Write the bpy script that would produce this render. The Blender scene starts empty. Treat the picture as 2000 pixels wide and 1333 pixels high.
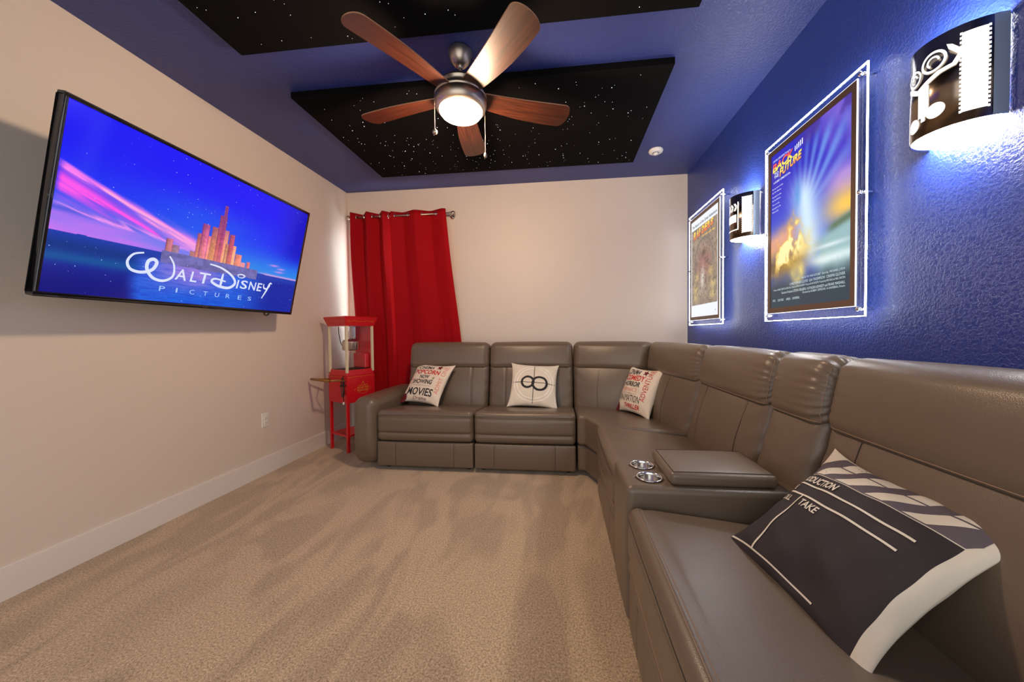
import bpy, bmesh, math, random
import numpy as np
from mathutils import Matrix, Vector
random.seed(7); np.random.seed(7)
PI = math.pi
sc = bpy.context.scene
C = sc.collection

# ------------------------------------------------------------------ camera
XL, XR, D, H = -2.406, 1.296, 3.841, 2.74      # left wall, right wall, far wall, ceiling
YR = -0.80                                     # rear wall (behind the camera)
cam = bpy.data.cameras.new('camera')
cam.sensor_width = 36.0
cam.lens = 695.87 / 2000 * 36.0
cam.shift_x = -17.19 / 2000
cam.shift_y = -1.70 / 2000
cam.clip_start = 0.02
co = bpy.data.objects.new('camera', cam); C.objects.link(co)
r = Vector((0.99368378, 0.11182769, -0.00933366))
u = Vector((0.00689443, 0.02217928, 0.99973024))
f = Vector((-0.11200453, 0.99348007, -0.0212682))
m = Matrix((r, u, -f)).transposed().to_4x4()
m.translation = Vector((0, 0, 1.13572))
co.matrix_world = m
sc.camera = co

# ------------------------------------------------------------------ view, world, lights
sc.view_settings.view_transform = 'Standard'
sc.view_settings.look = 'None'
sc.view_settings.gamma = 1
sc.view_settings.use_curve_mapping = False
sc.view_settings.exposure = 0.12
FAN = Vector((-0.558, 2.01, 0))
w = bpy.data.worlds.new('world'); sc.world = w; w.use_nodes = True
w.node_tree.nodes['Background'].inputs[0].default_value = (0.80, 0.88, 1.0, 1)
w.node_tree.nodes['Background'].inputs[1].default_value = .7

def area(name, loc, rot, sx, sy, power, col):
    l = bpy.data.lights.new(name, 'AREA'); l.shape = 'RECTANGLE'; l.size = sx; l.size_y = sy
    l.energy = power; l.color = col
    o = bpy.data.objects.new(name, l); C.objects.link(o); o.location = loc; o.rotation_euler = rot
    return o
# added soft fill lamp, set in the unseen opening behind the camera
area('rear_fill_light', (-0.35, YR - 0.12, 1.25), (PI/2, 0, 0), 3.0, 2.3, 25, (1.0, 0.95, 0.88))
# the bulb of the fan lamp
pl = bpy.data.lights.new('fan_bulb', 'POINT'); pl.energy = 68; pl.color = (1.0, 0.70, 0.46); pl.shadow_soft_size = 0.07
po = bpy.data.objects.new('fan_bulb', pl); C.objects.link(po); po.location = (FAN.x, FAN.y, 2.30)

# ------------------------------------------------------------------ materials
def mat(name, col=(.5, .5, .5), rough=.5, metal=0, bump=None, spec=None, emit=None, est=1.0, coat=0, sheen=0):
    m = bpy.data.materials.new(name); m.use_nodes = True
    nt = m.node_tree; b = nt.nodes['Principled BSDF']
    b.inputs['Base Color'].default_value = (*col, 1)
    b.inputs['Roughness'].default_value = rough
    b.inputs['Metallic'].default_value = metal
    if spec is not None: b.inputs['Specular IOR Level'].default_value = spec
    if coat: b.inputs['Coat Weight'].default_value = coat
    if sheen: b.inputs['Sheen Weight'].default_value = sheen
    if emit:
        b.inputs['Emission Color'].default_value = (*emit, 1); b.inputs['Emission Strength'].default_value = est
    if bump:
        scale, strength, dist = bump
        tc = nt.nodes.new('ShaderNodeTexCoord')
        n = nt.nodes.new('ShaderNodeTexNoise'); n.inputs['Scale'].default_value = scale; n.inputs['Detail'].default_value = 3
        bp = nt.nodes.new('ShaderNodeBump'); bp.inputs['Strength'].default_value = strength; bp.inputs['Distance'].default_value = dist
        nt.links.new(tc.outputs['Object'], n.inputs['Vector'])
        nt.links.new(n.outputs['Fac'], bp.inputs['Height']); nt.links.new(bp.outputs[0], b.inputs['Normal'])
    return m
def srgb(r_, g_, b_):
    g = lambda c: (c/255/12.92) if c/255 <= .04045 else ((c/255+.055)/1.055)**2.4
    return (g(r_), g(g_), g(b_))

def texture_paint(name, col, rough, scale, strength):
    # knock-down textured wall paint
    m = mat(name, col, rough); nt = m.node_tree; b = nt.nodes['Principled BSDF']
    tc = nt.nodes.new('ShaderNodeTexCoord')
    n = nt.nodes.new('ShaderNodeTexNoise'); n.inputs['Scale'].default_value = scale; n.inputs['Detail'].default_value = 4; n.inputs['Roughness'].default_value = .55
    rp = nt.nodes.new('ShaderNodeValToRGB'); rp.color_ramp.elements[0].position = .42; rp.color_ramp.elements[1].position = .62
    bp = nt.nodes.new('ShaderNodeBump'); bp.inputs['Strength'].default_value = strength; bp.inputs['Distance'].default_value = .004
    L = nt.links.new
    L(tc.outputs['Object'], n.inputs['Vector']); L(n.outputs['Fac'], rp.inputs[0]); L(rp.outputs[0], bp.inputs['Height']); L(bp.outputs[0], b.inputs['Normal'])
    return m
M_wall = texture_paint('beige_paint', srgb(224, 211, 196), .5, 28, .06)
M_blue = texture_paint('blue_paint', srgb(36, 58, 136), .30, 110, .34)
M_ceil = texture_paint('blue_ceiling_paint', srgb(50, 63, 128), .45, 80, .3)
M_trim = mat('white_trim', srgb(232, 226, 218), .35)
M_white = mat('white_plastic', srgb(232, 228, 220), .35)
M_dark = mat('black_plastic', (.008, .008, .009), .28)
M_gloss = mat('glossy_black', (.01, .009, .01), .08, coat=.5)
M_nickel = mat('brushed_nickel', (.52, .43, .34), .38, 1)
M_steel = mat('polished_steel', (.80, .79, .76), .16, 1)
M_chrome = mat('chrome', (.85, .85, .86), .08, 1)
M_red = mat('red_enamel', srgb(205, 18, 30), .32, coat=.3)
M_cream = mat('cream_trim', srgb(222, 208, 172), .35)
M_gold = mat('gold_print', srgb(205, 120, 40), .5)
M_handle = mat('brass_handle', srgb(150, 105, 50), .35, .3)
M_curtain = mat('red_curtain_fabric', srgb(165, 4, 16), .85, spec=.2, bump=(900, .15, .001))
M_black_felt = mat('black_panel_fabric', (.0035, .0032, .0032), .95, spec=.1)
M_seam = mat('dark_seam', (.03, .025, .02), .8)
M_void = mat('dark_void', (.01, .009, .008), .9)

# leather
M_leather = mat('taupe_leather', srgb(108, 93, 77), .36)
nt = M_leather.node_tree; b = nt.nodes['Principled BSDF']; L = nt.links.new
tc = nt.nodes.new('ShaderNodeTexCoord')
vo = nt.nodes.new('ShaderNodeTexVoronoi'); vo.inputs['Scale'].default_value = 420
no = nt.nodes.new('ShaderNodeTexNoise'); no.inputs['Scale'].default_value = 7; no.inputs['Detail'].default_value = 4
ad = nt.nodes.new('ShaderNodeMath'); ad.operation = 'MULTIPLY_ADD'; ad.inputs[1].default_value = 5.0
bp = nt.nodes.new('ShaderNodeBump'); bp.inputs['Strength'].default_value = .16; bp.inputs['Distance'].default_value = .0016
L(tc.outputs['Object'], vo.inputs['Vector']); L(tc.outputs['Object'], no.inputs['Vector'])
L(no.outputs['Fac'], ad.inputs[0]); L(vo.outputs['Distance'], ad.inputs[2]); L(ad.outputs[0], bp.inputs['Height']); L(bp.outputs[0], b.inputs['Normal'])
rr = nt.nodes.new('ShaderNodeMapRange'); rr.inputs['To Min'].default_value = .27; rr.inputs['To Max'].default_value = .40
L(no.outputs['Fac'], rr.inputs['Value']); L(rr.outputs[0], b.inputs['Roughness'])
M_stitch = mat('leather_piping', srgb(150, 122, 100), .45)

# carpet
M_carpet = mat('beige_carpet', srgb(170, 145, 118), .95, sheen=.3)
nt = M_carpet.node_tree; b = nt.nodes['Principled BSDF']; L = nt.links.new
tc = nt.nodes.new('ShaderNodeTexCoord')
n1 = nt.nodes.new('ShaderNodeTexNoise'); n1.inputs['Scale'].default_value = 330; n1.inputs['Detail'].default_value = 3
n1b = nt.nodes.new('ShaderNodeTexNoise'); n1b.inputs['Scale'].default_value = 130; n1b.inputs['Detail'].default_value = 2
mp = nt.nodes.new('ShaderNodeMapping'); mp.inputs['Rotation'].default_value = (0, 0, math.radians(24)); mp.inputs['Scale'].default_value = (2.6, .8, 1)
n2 = nt.nodes.new('ShaderNodeTexNoise'); n2.inputs['Scale'].default_value = 1.1; n2.inputs['Detail'].default_value = 2; n2.inputs['Distortion'].default_value = 1.6
r2 = nt.nodes.new('ShaderNodeValToRGB'); r2.color_ramp.elements[0].position = .44; r2.color_ramp.elements[1].position = .55
r2.color_ramp.elements[0].color = (.90, .89, .88, 1); r2.color_ramp.elements[1].color = (1.14, 1.14, 1.13, 1)
r1 = nt.nodes.new('ShaderNodeValToRGB'); r1.color_ramp.elements[0].position = .34; r1.color_ramp.elements[1].position = .68
r1.color_ramp.elements[0].color = (*srgb(112, 90, 62), 1); r1.color_ramp.elements[1].color = (*srgb(238, 210, 170), 1)
mx = nt.nodes.new('ShaderNodeMix'); mx.data_type = 'RGBA'; mx.blend_type = 'MULTIPLY'; mx.inputs[0].default_value = 1
av = nt.nodes.new('ShaderNodeMath'); av.operation = 'MULTIPLY_ADD'; av.inputs[1].default_value = .55
h2 = nt.nodes.new('ShaderNodeMath'); h2.operation = 'MULTIPLY'; h2.inputs[1].default_value = .45
bp = nt.nodes.new('ShaderNodeBump'); bp.inputs['Strength'].default_value = .7; bp.inputs['Distance'].default_value = .006
L(tc.outputs['Object'], n1.inputs['Vector']); L(tc.outputs['Object'], n1b.inputs['Vector']); L(tc.outputs['Object'], mp.inputs['Vector']); L(mp.outputs[0], n2.inputs['Vector'])
L(n1b.outputs['Fac'], h2.inputs[0]); L(n1.outputs['Fac'], av.inputs[0]); L(h2.outputs[0], av.inputs[2])
L(av.outputs[0], r1.inputs[0]); L(n2.outputs['Fac'], r2.inputs[0])
L(r1.outputs[0], mx.inputs[6]); L(r2.outputs[0], mx.inputs[7]); L(mx.outputs[2], b.inputs['Base Color'])
L(av.outputs[0], bp.inputs['Height']); L(bp.outputs[0], b.inputs['Normal'])

# walnut fan blade
M_wood = mat('walnut_veneer', (.1, .04, .02), .38)
nt = M_wood.node_tree; b = nt.nodes['Principled BSDF']; L = nt.links.new
tc = nt.nodes.new('ShaderNodeTexCoord')
mp = nt.nodes.new('ShaderNodeMapping'); mp.inputs['Scale'].default_value = (2.2, 34, 10)
n2 = nt.nodes.new('ShaderNodeTexNoise'); n2.inputs['Scale'].default_value = 1.6; n2.inputs['Detail'].default_value = 5; n2.inputs['Distortion'].default_value = .6
rp = nt.nodes.new('ShaderNodeValToRGB'); rp.color_ramp.elements[0].position = .3; rp.color_ramp.elements[1].position = .75
rp.color_ramp.elements[0].color = (*srgb(36, 15, 8), 1); rp.color_ramp.elements[1].color = (*srgb(80, 37, 19), 1)
L(tc.outputs['Object'], mp.inputs['Vector']); L(mp.outputs[0], n2.inputs['Vector']); L(n2.outputs['Fac'], rp.inputs[0]); L(rp.outputs[0], b.inputs['Base Color'])
M_bladeedge = mat('blade_edge', srgb(190, 140, 105), .5)

def emission(name, col, st):
    m = bpy.data.materials.new(name); m.use_nodes = True; nt = m.node_tree
    nt.nodes.remove(nt.nodes['Principled BSDF'])
    e = nt.nodes.new('ShaderNodeEmission'); e.inputs[0].default_value = (*col, 1); e.inputs[1].default_value = st
    nt.links.new(e.outputs[0], nt.nodes['Material Output'].inputs[0]); return m
M_star = emission('fibre_star', (.9, .93, 1), 2.2)
M_dome = emission('lit_opal_glass', (1.0, .88, .70), 8)
M_led = emission('led_edge', (.88, .92, 1.0), 22)
M_ledin = emission('led_inner_edge', (.86, .88, 1.0), 2.2)
M_diff = emission('sconce_light', (1.0, .97, .94), 62)
M_cut = emission('sconce_cutout', (1.0, .97, .92), 1.6)
M_day = emission('daylight_pane', (.86, .95, 1.0), 6)
def attr_emit(name, st, rough=.2):
    m = mat(name, (.005, .005, .005), rough, spec=.25); nt = m.node_tree; b = nt.nodes['Principled BSDF']
    a = nt.nodes.new('ShaderNodeAttribute'); a.attribute_name = 'Col'
    nt.links.new(a.outputs['Color'], b.inputs['Emission Color']); b.inputs['Emission Strength'].default_value = st
    return m
M_screen = attr_emit('tv_picture', 1.0, .12)
M_print = attr_emit('backlit_print', 1.0, .3)
def lit(name, col, st=1.0): return mat(name, tuple(c*.1 for c in col), .3, emit=col, est=st)
M_clear = bpy.data.materials.new('clear_acrylic'); M_clear.use_nodes = True
nt = M_clear.node_tree; nt.nodes.remove(nt.nodes['Principled BSDF'])
tr = nt.nodes.new('ShaderNodeBsdfTransparent'); gl = nt.nodes.new('ShaderNodeBsdfGlossy'); gl.inputs['Roughness'].default_value = .04
lw = nt.nodes.new('ShaderNodeLayerWeight'); pw_ = nt.nodes.new('ShaderNodeMath'); pw_.operation = 'POWER'; pw_.inputs[1].default_value = 4
fr = nt.nodes.new('ShaderNodeMath'); fr.operation = 'MULTIPLY_ADD'; fr.inputs[1].default_value = .35; fr.inputs[2].default_value = .035
nt.links.new(lw.outputs['Facing'], pw_.inputs[0]); nt.links.new(pw_.outputs[0], fr.inputs[0])
ms = nt.nodes.new('ShaderNodeMixShader')
nt.links.new(fr.outputs[0], ms.inputs[0]); nt.links.new(tr.outputs[0], ms.inputs[1]); nt.links.new(gl.outputs[0], ms.inputs[2]); nt.links.new(ms.outputs[0], nt.nodes['Material Output'].inputs[0])

# ------------------------------------------------------------------ mesh helpers
class MB:
    def __init__(s): s.v = []; s.f = []; s.m = []; s.sm = []
    def add(s, vs, fs, mi=0, smooth=True, T=None):
        o = len(s.v)
        if T is not None: vs = [T @ Vector(p) for p in vs]
        s.v += [tuple(p) for p in vs]
        s.f += [tuple(i+o for i in q) for q in fs]
        s.m += [mi]*len(fs); s.sm += [smooth]*len(fs)
        return s
    def build(s, name, mats, parent=None, label=None, fix=True):
        me = bpy.data.meshes.new(name); me.from_pydata(s.v, [], s.f)
        if not isinstance(mats, (list, tuple)): mats = [mats]
        for q in mats: me.materials.append(q)
        me.polygons.foreach_set('material_index', s.m)
        me.polygons.foreach_set('use_smooth', s.sm)
        if fix:
            bm = bmesh.new(); bm.from_mesh(me)
            bmesh.ops.remove_doubles(bm, verts=bm.verts, dist=1e-5)
            bmesh.ops.recalc_face_normals(bm, faces=bm.faces)
            bm.to_mesh(me); bm.free()
        me.update()
        o = bpy.data.objects.new(name, me); C.objects.link(o)
        if parent: o.parent = parent
        if label: o['label'] = label
        return o
def tag(o, label=None, cat=None, group=None, kind=None):
    if label: o['label'] = label
    if cat: o['category'] = cat
    if group: o['group'] = group
    if kind: o['kind'] = kind
    return o
def thing(name, label, cat, M=None, group=None):
    o = bpy.data.objects.new(name, None); C.objects.link(o); o.empty_display_size = .1
    if M is not None: o.matrix_world = M
    return tag(o, label, cat, group)
def frame(org, x, y):
    x = Vector(x).normalized(); y = Vector(y).normalized(); z = x.cross(y)
    m = Matrix((x, y, z)).transposed().to_4x4(); m.translation = Vector(org); return m
def box(x0, x1, y0, y1, z0, z1):
    v = [(x, y, z) for x in (x0, x1) for y in (y0, y1) for z in (z0, z1)]
    return v, [(0, 1, 3, 2), (4, 6, 7, 5), (0, 4, 5, 1), (2, 3, 7, 6), (0, 2, 6, 4), (1, 5, 7, 3)]
def rbox(size, rad, n=(8, 8, 8), bulge=(0, 0, 0), k=5, deform=None, T=None):
    hx, hy, hz = (s/2 for s in size); hs = (hx, hy, hz)
    rad = min(rad, min(hs)*.999)
    def samples(h, m):
        a = [-h + rad*(1-math.cos(PI/2*i/k)) if False else -h + rad*(i/k) for i in range(k)]
        mid = [-h+rad + (2*h-2*rad)*i/m for i in range(m+1)]
        return a + mid + [-q for q in reversed(a)]
    S = [samples(h, m) for h, m in zip(hs, n)]
    V = []; F = []
    for ax in range(3):
        o1, o2 = [a for a in range(3) if a != ax]
        for sg in (-1, 1):
            off = len(V); A, B = S[o1], S[o2]
            for a in A:
                for b_ in B:
                    p = [0, 0, 0]; p[ax] = sg*hs[ax]; p[o1] = a; p[o2] = b_
                    inn = [max(-(h-rad), min(h-rad, q)) for q, h in zip(p, hs)]
                    d = [q-i for q, i in zip(p, inn)]
                    # cube-to-sphere spread for even corners
                    d = [math.tan(q/rad*PI/4) for q in d]
                    l = math.sqrt(sum(q*q for q in d)) or 1
                    q = [i + e/l*rad for i, e in zip(inn, d)]
                    nn = [q[i]/hs[i] for i in range(3)]
                    for i in range(3):
                        if bulge[i]:
                            j, l2 = [a_ for a_ in range(3) if a_ != i]
                            q[i] += bulge[i]*nn[i]*max(0, 1-nn[j]**2)**.7*max(0, 1-nn[l2]**2)**.7
                    if deform: q = deform(*q)
                    if T is not None: q = T @ Vector(q)
                    V.append(tuple(q))
            nb = len(B)
            for i in range(len(A)-1):
                for j in range(nb-1):
                    q = (off+i*nb+j, off+(i+1)*nb+j, off+(i+1)*nb+j+1, off+i*nb+j+1)
                    F.append(q if (sg > 0) ^ (ax == 1) else q[::-1])
    return V, F
def tube(pts, rad, seg=8, cap=True):
    pts = [Vector(p) for p in pts]; V = []; F = []
    up = None
    for i, p in enumerate(pts):
        t = (pts[min(i+1, len(pts)-1)] - pts[max(i-1, 0)]).normalized()
        if up is None:
            a = Vector((0, 0, 1)) if abs(t.z) < .9 else Vector((1, 0, 0))
            up = (a - t*a.dot(t)).normalized()
        else: up = (up - t*up.dot(t)).normalized()
        s = t.cross(up)
        rr_ = rad[i] if isinstance(rad, (list, tuple)) else rad
        for k in range(seg):
            a = 2*PI*k/seg; V.append(tuple(p + (up*math.cos(a) + s*math.sin(a))*rr_))
    for i in range(len(pts)-1):
        for k in range(seg):
            F.append((i*seg+k, i*seg+(k+1) % seg, (i+1)*seg+(k+1) % seg, (i+1)*seg+k))
    if cap:
        F.append(tuple(range(seg))[::-1]); F.append(tuple(range((len(pts)-1)*seg, len(pts)*seg)))
    return V, F
def lathe(prof, seg=40):
    V = []; F = []
    for (rad, z) in prof:
        for k in range(seg):
            a = 2*PI*k/seg; V.append((rad*math.cos(a), rad*math.sin(a), z))
    for i in range(len(prof)-1):
        for k in range(seg):
            F.append((i*seg+k, i*seg+(k+1) % seg, (i+1)*seg+(k+1) % seg, (i+1)*seg+k))
    return V, F
def prism(poly, z0, z1):
    n = len(poly)
    V = [(x, y, z0) for x, y in poly] + [(x, y, z1) for x, y in poly]
    F = [tuple(range(n))[::-1], tuple(range(n, 2*n))] + [(i, (i+1) % n, n+(i+1) % n, n+i) for i in range(n)]
    return V, F
def sphere(c, rad, seg=16, rings=10):
    V, F = lathe([(max(1e-6, rad*math.sin(PI*i/rings)), -rad*math.cos(PI*i/rings)) for i in range(rings+1)], seg)
    return [(x+c[0], y+c[1], z+c[2]) for x, y, z in V], F
def torus(c, R_, r_, ax=2, seg=24, s2=8):
    V = []; F = []
    for i in range(seg):
        a = 2*PI*i/seg
        for j in range(s2):
            b_ = 2*PI*j/s2; q = (R_ + r_*math.cos(b_))
            p = [q*math.cos(a), q*math.sin(a), r_*math.sin(b_)]
            if ax == 0: p = [p[2], p[0], p[1]]
            if ax == 1: p = [p[0], p[2], p[1]]
            V.append((p[0]+c[0], p[1]+c[1], p[2]+c[2]))
    for i in range(seg):
        for j in range(s2):
            F.append((i*s2+j, ((i+1) % seg)*s2+j, ((i+1) % seg)*s2+(j+1) % s2, i*s2+(j+1) % s2))
    return V, F
_tc = {}
def text2d(s, x0, x1, y0, y1, shear=0, bold=0.0):
    """outline text as flat polygons filling the rectangle x0..x1, y0..y1"""
    key = (s, bold)
    if key not in _tc:
        cu = bpy.data.curves.new('lettering', 'FONT'); cu.body = s; cu.size = 1; cu.resolution_u = 3; cu.offset = bold
        ob = bpy.data.objects.new('lettering', cu); C.objects.link(ob)
        dg = bpy.context.evaluated_depsgraph_get(); me = bpy.data.meshes.new_from_object(ob.evaluated_get(dg))
        _tc[key] = ([tuple(v.co) for v in me.vertices], [tuple(p.vertices) for p in me.polygons])
        bpy.data.objects.remove(ob); bpy.data.curves.remove(cu); bpy.data.meshes.remove(me)
    V, F = _tc[key]
    ax = min(v[0] for v in V); bx = max(v[0] for v in V); ay = min(v[1] for v in V); by = max(v[1] for v in V)
    o = []
    for v in V:
        tx = (v[0]-ax)/(bx-ax); ty = (v[1]-ay)/(by-ay)
        o.append((x0+(x1-x0)*tx + shear*(ty-.5)*(y1-y0), y0+(y1-y0)*ty))
    return o, F
def rect2d(x0, x1, y0, y1): return [(x0, y0), (x1, y0), (x1, y1), (x0, y1)], [(0, 1, 2, 3)]
def ring2d(cx, cy, r0, r1, seg=40, a0=0, a1=2*PI, sx=1):
    V = []; F = []
    for i in range(seg+1):
        a = a0+(a1-a0)*i/seg
        V += [(cx+sx*r0*math.cos(a), cy+r0*math.sin(a)), (cx+sx*r1*math.cos(a), cy+r1*math.sin(a))]
        if i: F.append((2*i-2, 2*i-1, 2*i+1, 2*i))
    return V, F
def star2d(cx, cy, R_, rot=0):
    V = [(cx+(R_ if i % 2 == 0 else R_*.42)*math.sin(rot+i*PI/5), cy+(R_ if i % 2 == 0 else R_*.42)*math.cos(rot+i*PI/5)) for i in range(10)]
    V.append((cx, cy)); return V, [(i, (i+1) % 10, 10) for i in range(10)]
def flat(vf, z=0): return [(x, y, z) for x, y in vf[0]], vf[1]
def refine(vf, mx=.02):
    """triangulate and split the polygons so they can follow a curved surface"""
    bm = bmesh.new(); vs = [bm.verts.new((x, y, 0)) for x, y in vf[0]]
    for q in vf[1]:
        try: bm.faces.new([vs[i] for i in q])
        except ValueError: pass
    bmesh.ops.triangulate(bm, faces=bm.faces)
    for _ in range(7):
        es = [e for e in bm.edges if e.calc_length() > mx]
        if not es: break
        bmesh.ops.subdivide_edges(bm, edges=es, cuts=1)
        bmesh.ops.triangulate(bm, faces=[q for q in bm.faces if len(q.verts) > 3])
    bm.verts.index_update()
    o = [(v.co.x, v.co.y) for v in bm.verts], [tuple(v.index for v in q.verts) for q in bm.faces]
    bm.free(); return o
def add_bevel(o, wd, seg=3, angle=.6):
    b = o.modifiers.new('bevel', 'BEVEL'); b.width = wd; b.segments = seg; b.limit_method = 'ANGLE'; b.angle_limit = angle
    for p in o.data.polygons: p.use_smooth = True
    w_ = o.modifiers.new('wn', 'WEIGHTED_NORMAL'); w_.keep_sharp = False
    return o
def picture(fn, nx, ny, W, Hh, z, name, m, parent, extra=None, mats=()):
    """flat picture W x H centred on the origin; fn(u, v) -> rgb (display colours 0..1), kept as the print's own colours"""
    us = np.linspace(0, 1, nx+1); vs = np.linspace(0, 1, ny+1)
    U, V = np.meshgrid(us, vs)
    col = np.clip(fn(U, V), 0, 1)
    lin = np.where(col <= .04045, col/12.92, ((col+.055)/1.055)**2.4)
    me = bpy.data.meshes.new(name)
    P = np.stack([(U-.5)*W, (V-.5)*Hh, np.full_like(U, z)], -1).reshape(-1, 3)
    i = np.arange(nx*ny); a = (i//nx)*(nx+1) + i % nx
    F = np.stack([a, a+1, a+nx+2, a+nx+1], -1)
    V_ = P.tolist(); F_ = F.tolist(); np_ = len(V_); nf_ = len(F_)
    if extra:
        V_ += [list(p) for p in extra.v]; F_ += [[i_+np_ for i_ in q_] for q_ in extra.f]
    me.from_pydata(V_, [], F_)
    me.materials.append(m)
    for mm in mats: me.materials.append(mm)
    if extra: me.polygons.foreach_set('material_index', [0]*nf_ + [k_+1 for k_ in extra.m])
    lin = np.concatenate([lin.reshape(-1, 3), np.zeros((len(V_)-np_, 3))], 0)
    ca = me.color_attributes.new('Col', 'FLOAT_COLOR', 'POINT')
    ca.data.foreach_set('color', np.concatenate([lin, np.ones((len(lin), 1))], 1).ravel())
    o = bpy.data.objects.new(name, me); C.objects.link(o); o.parent = parent
    return o

# ------------------------------------------------------------------ the room
def struct(name, vf, m, bevel=0):
    o = MB().add(*vf, 0, False).build(name, m); tag(o, kind='structure')
    return o
def wall_multi(name, parts, m):
    q = MB()
    for vf in parts: q.add(*vf, 0, False)
    o = q.build(name, m, fix=False); tag(o, kind='structure'); return o
T_ = .12
struct('floor', box(XL-T_, XR+T_, YR-T_, D+T_, -.1, 0), M_carpet)
struct('ceiling', box(XL-T_, XR+T_, YR-T_, D+T_, H, H+.1), M_ceil)
struct('wall_left', box(XL-T_, XL, YR-T_, D+T_, 0, H), M_wall)
struct('wall_right', box(XR, XR+T_, YR-T_, D+T_, 0, H), M_blue)
# far wall with the window opening hidden by the curtains
WX0, WX1, WZ0, WZ1 = -2.325, -1.42, .90, 2.34
wall_multi('wall_far', [box(XL, WX0, D, D+T_, 0, H), box(WX1, XR, D, D+T_, 0, H), box(WX0, WX1, D, D+T_, 0, WZ0), box(WX0, WX1, D, D+T_, WZ1, H)], M_wall)
OX0, OX1, OZ = -2.0, 1.1, 2.42  # unseen wide opening, added so that fill light gets in from behind
wall_multi('wall_rear', [box(XL, OX0, YR-T_, YR, 0, H), box(OX1, XR, YR-T_, YR, 0, H), box(OX0, OX1, YR-T_, YR, OZ, H)], M_wall)
wn = thing('window_1', None, None); tag(wn, kind='structure')
q = MB()
for vf in (box(WX0, WX1, D+.05, D+.09, WZ0, WZ0+.05), box(WX0, WX1, D+.05, D+.09, WZ1-.05, WZ1), box(WX0, WX0+.05, D+.05, D+.09, WZ0+.05, WZ1-.05),
           box(WX1-.05, WX1, D+.05, D+.09, WZ0+.05, WZ1-.05), box(WX0+.05, WX1-.05, D+.05, D+.09, 1.56, 1.60)): q.add(*vf, 0, False)
q.build('window_frame', M_trim, wn, fix=False)
MB().add(*box(WX0+.05, WX1-.05, D+.066, D+.074, WZ0+.05, WZ1-.05), 0, False).build('pane', M_day, wn)
bb = .145
def baseboard(name, poly_axis, a0, a1):
    # profile: 15 mm thick with an eased top edge
    q = MB(); t = .015
    if name == 'baseboard_left': V = [(XL, XL+t)]; vf = box(XL, XL+t, a0, a1, 0, bb-.006); vf2 = box(XL, XL+t*.6, a0, a1, bb-.006, bb)
    elif name == 'baseboard_right': vf = box(XR-t, XR, a0, a1, 0, bb-.006); vf2 = box(XR-t*.6, XR, a0, a1, bb-.006, bb)
    else: vf = box(a0, a1, D-t, D, 0, bb-.006); vf2 = box(a0, a1, D-t*.6, D, bb-.006, bb)
    q.add(*vf, 0, False).add(*vf2, 0, False)
    tag(q.build(name, M_trim, fix=False), kind='structure')
baseboard('baseboard_left', 0, YR, D); baseboard('baseboard_right', 0, YR, D); baseboard('baseboard_far', 0, XL+.015, XR-.015)

# ------------------------------------------------------------------ star ceiling panels
def star_panel(y0, y1, label, n, seed, dens):
    t = thing('star_panel', label, 'ceiling panel', Matrix.Translation((-.545, (y0+y1)/2, H)), 'black star panels on the ceiling')
    W, Dp = 2.44, y1-y0
    o = MB().add(*box(-W/2, W/2, -Dp/2, Dp/2, -.04, 0), 0, False).build('panel', M_black_felt, t)
    add_bevel(o, .003, 2)
    rnd = random.Random(seed); q = MB()
    for i in range(n):
        x = rnd.uniform(-W/2+.04, W/2-.04); y = rnd.uniform(-Dp/2+.03, Dp/2-.03)
        if dens and rnd.random() > .35 + .65*(y/Dp+.5): continue
        rd = rnd.choice([.0008, .0009, .0010, .0012, .0014, .0017, .0026])
        V, F = lathe([(rd, -.0402), (rd*.8, -.0415), (1e-5, -.042)], 8)
        q.add([(a+x, b_+y, c) for a, b_, c in V], F)
    s = q.build('star_lights', M_star, t, fix=False); s['kind'] = 'stuff'
star_panel(2.205, 3.425, 'black ceiling panel with tiny star lights, beyond the fan near the far wall', 330, 3, True)
star_panel(.622, 1.842, 'black ceiling panel with tiny star lights, cut off by the top of the photo', 150, 5, False)

# ------------------------------------------------------------------ ceiling fan
fan = thing('ceiling_fan', 'brushed nickel ceiling fan with five walnut blades and a lit dome', 'ceiling fan', Matrix.Translation((FAN.x, FAN.y, H)))
MB().add(*lathe([(.001, 0), (.066, 0), (.068, -.012), (.064, -.035), (.052, -.062), (.034, -.082), (.016, -.088), (.001, -.088)])).build('canopy', M_nickel, fan)
MB().add(*lathe([(.001, -.08), (.0115, -.08), (.0115, -.19), (.001, -.19)], 20)).add(*sphere((0, 0, -.086), .019)).build('downrod', M_nickel, fan)
hs = MB().add(*lathe([(.001, -.172), (.05, -.172), (.092, -.180), (.112, -.190), (.116, -.200), (.116, -.206), (.110, -.209), (.110, -.238),
                      (.116, -.242), (.142, -.250), (.148, -.260), (.148, -.268), (.1445, -.271), (.1445, -.275), (.148, -.278), (.147, -.305), (.140, -.325), (.130, -.335), (.124, -.338), (.001, -.338)], 56)).build('motor_housing', M_nickel, fan)
MB().add(*lathe([(.1235, -.336), (.122, -.344), (.110, -.360), (.085, -.374), (.05, -.383), (.001, -.387)], 48)).build('lamp_dome', M_dome, fan, 'glowing opal glass dome')
zb = -.258
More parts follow.
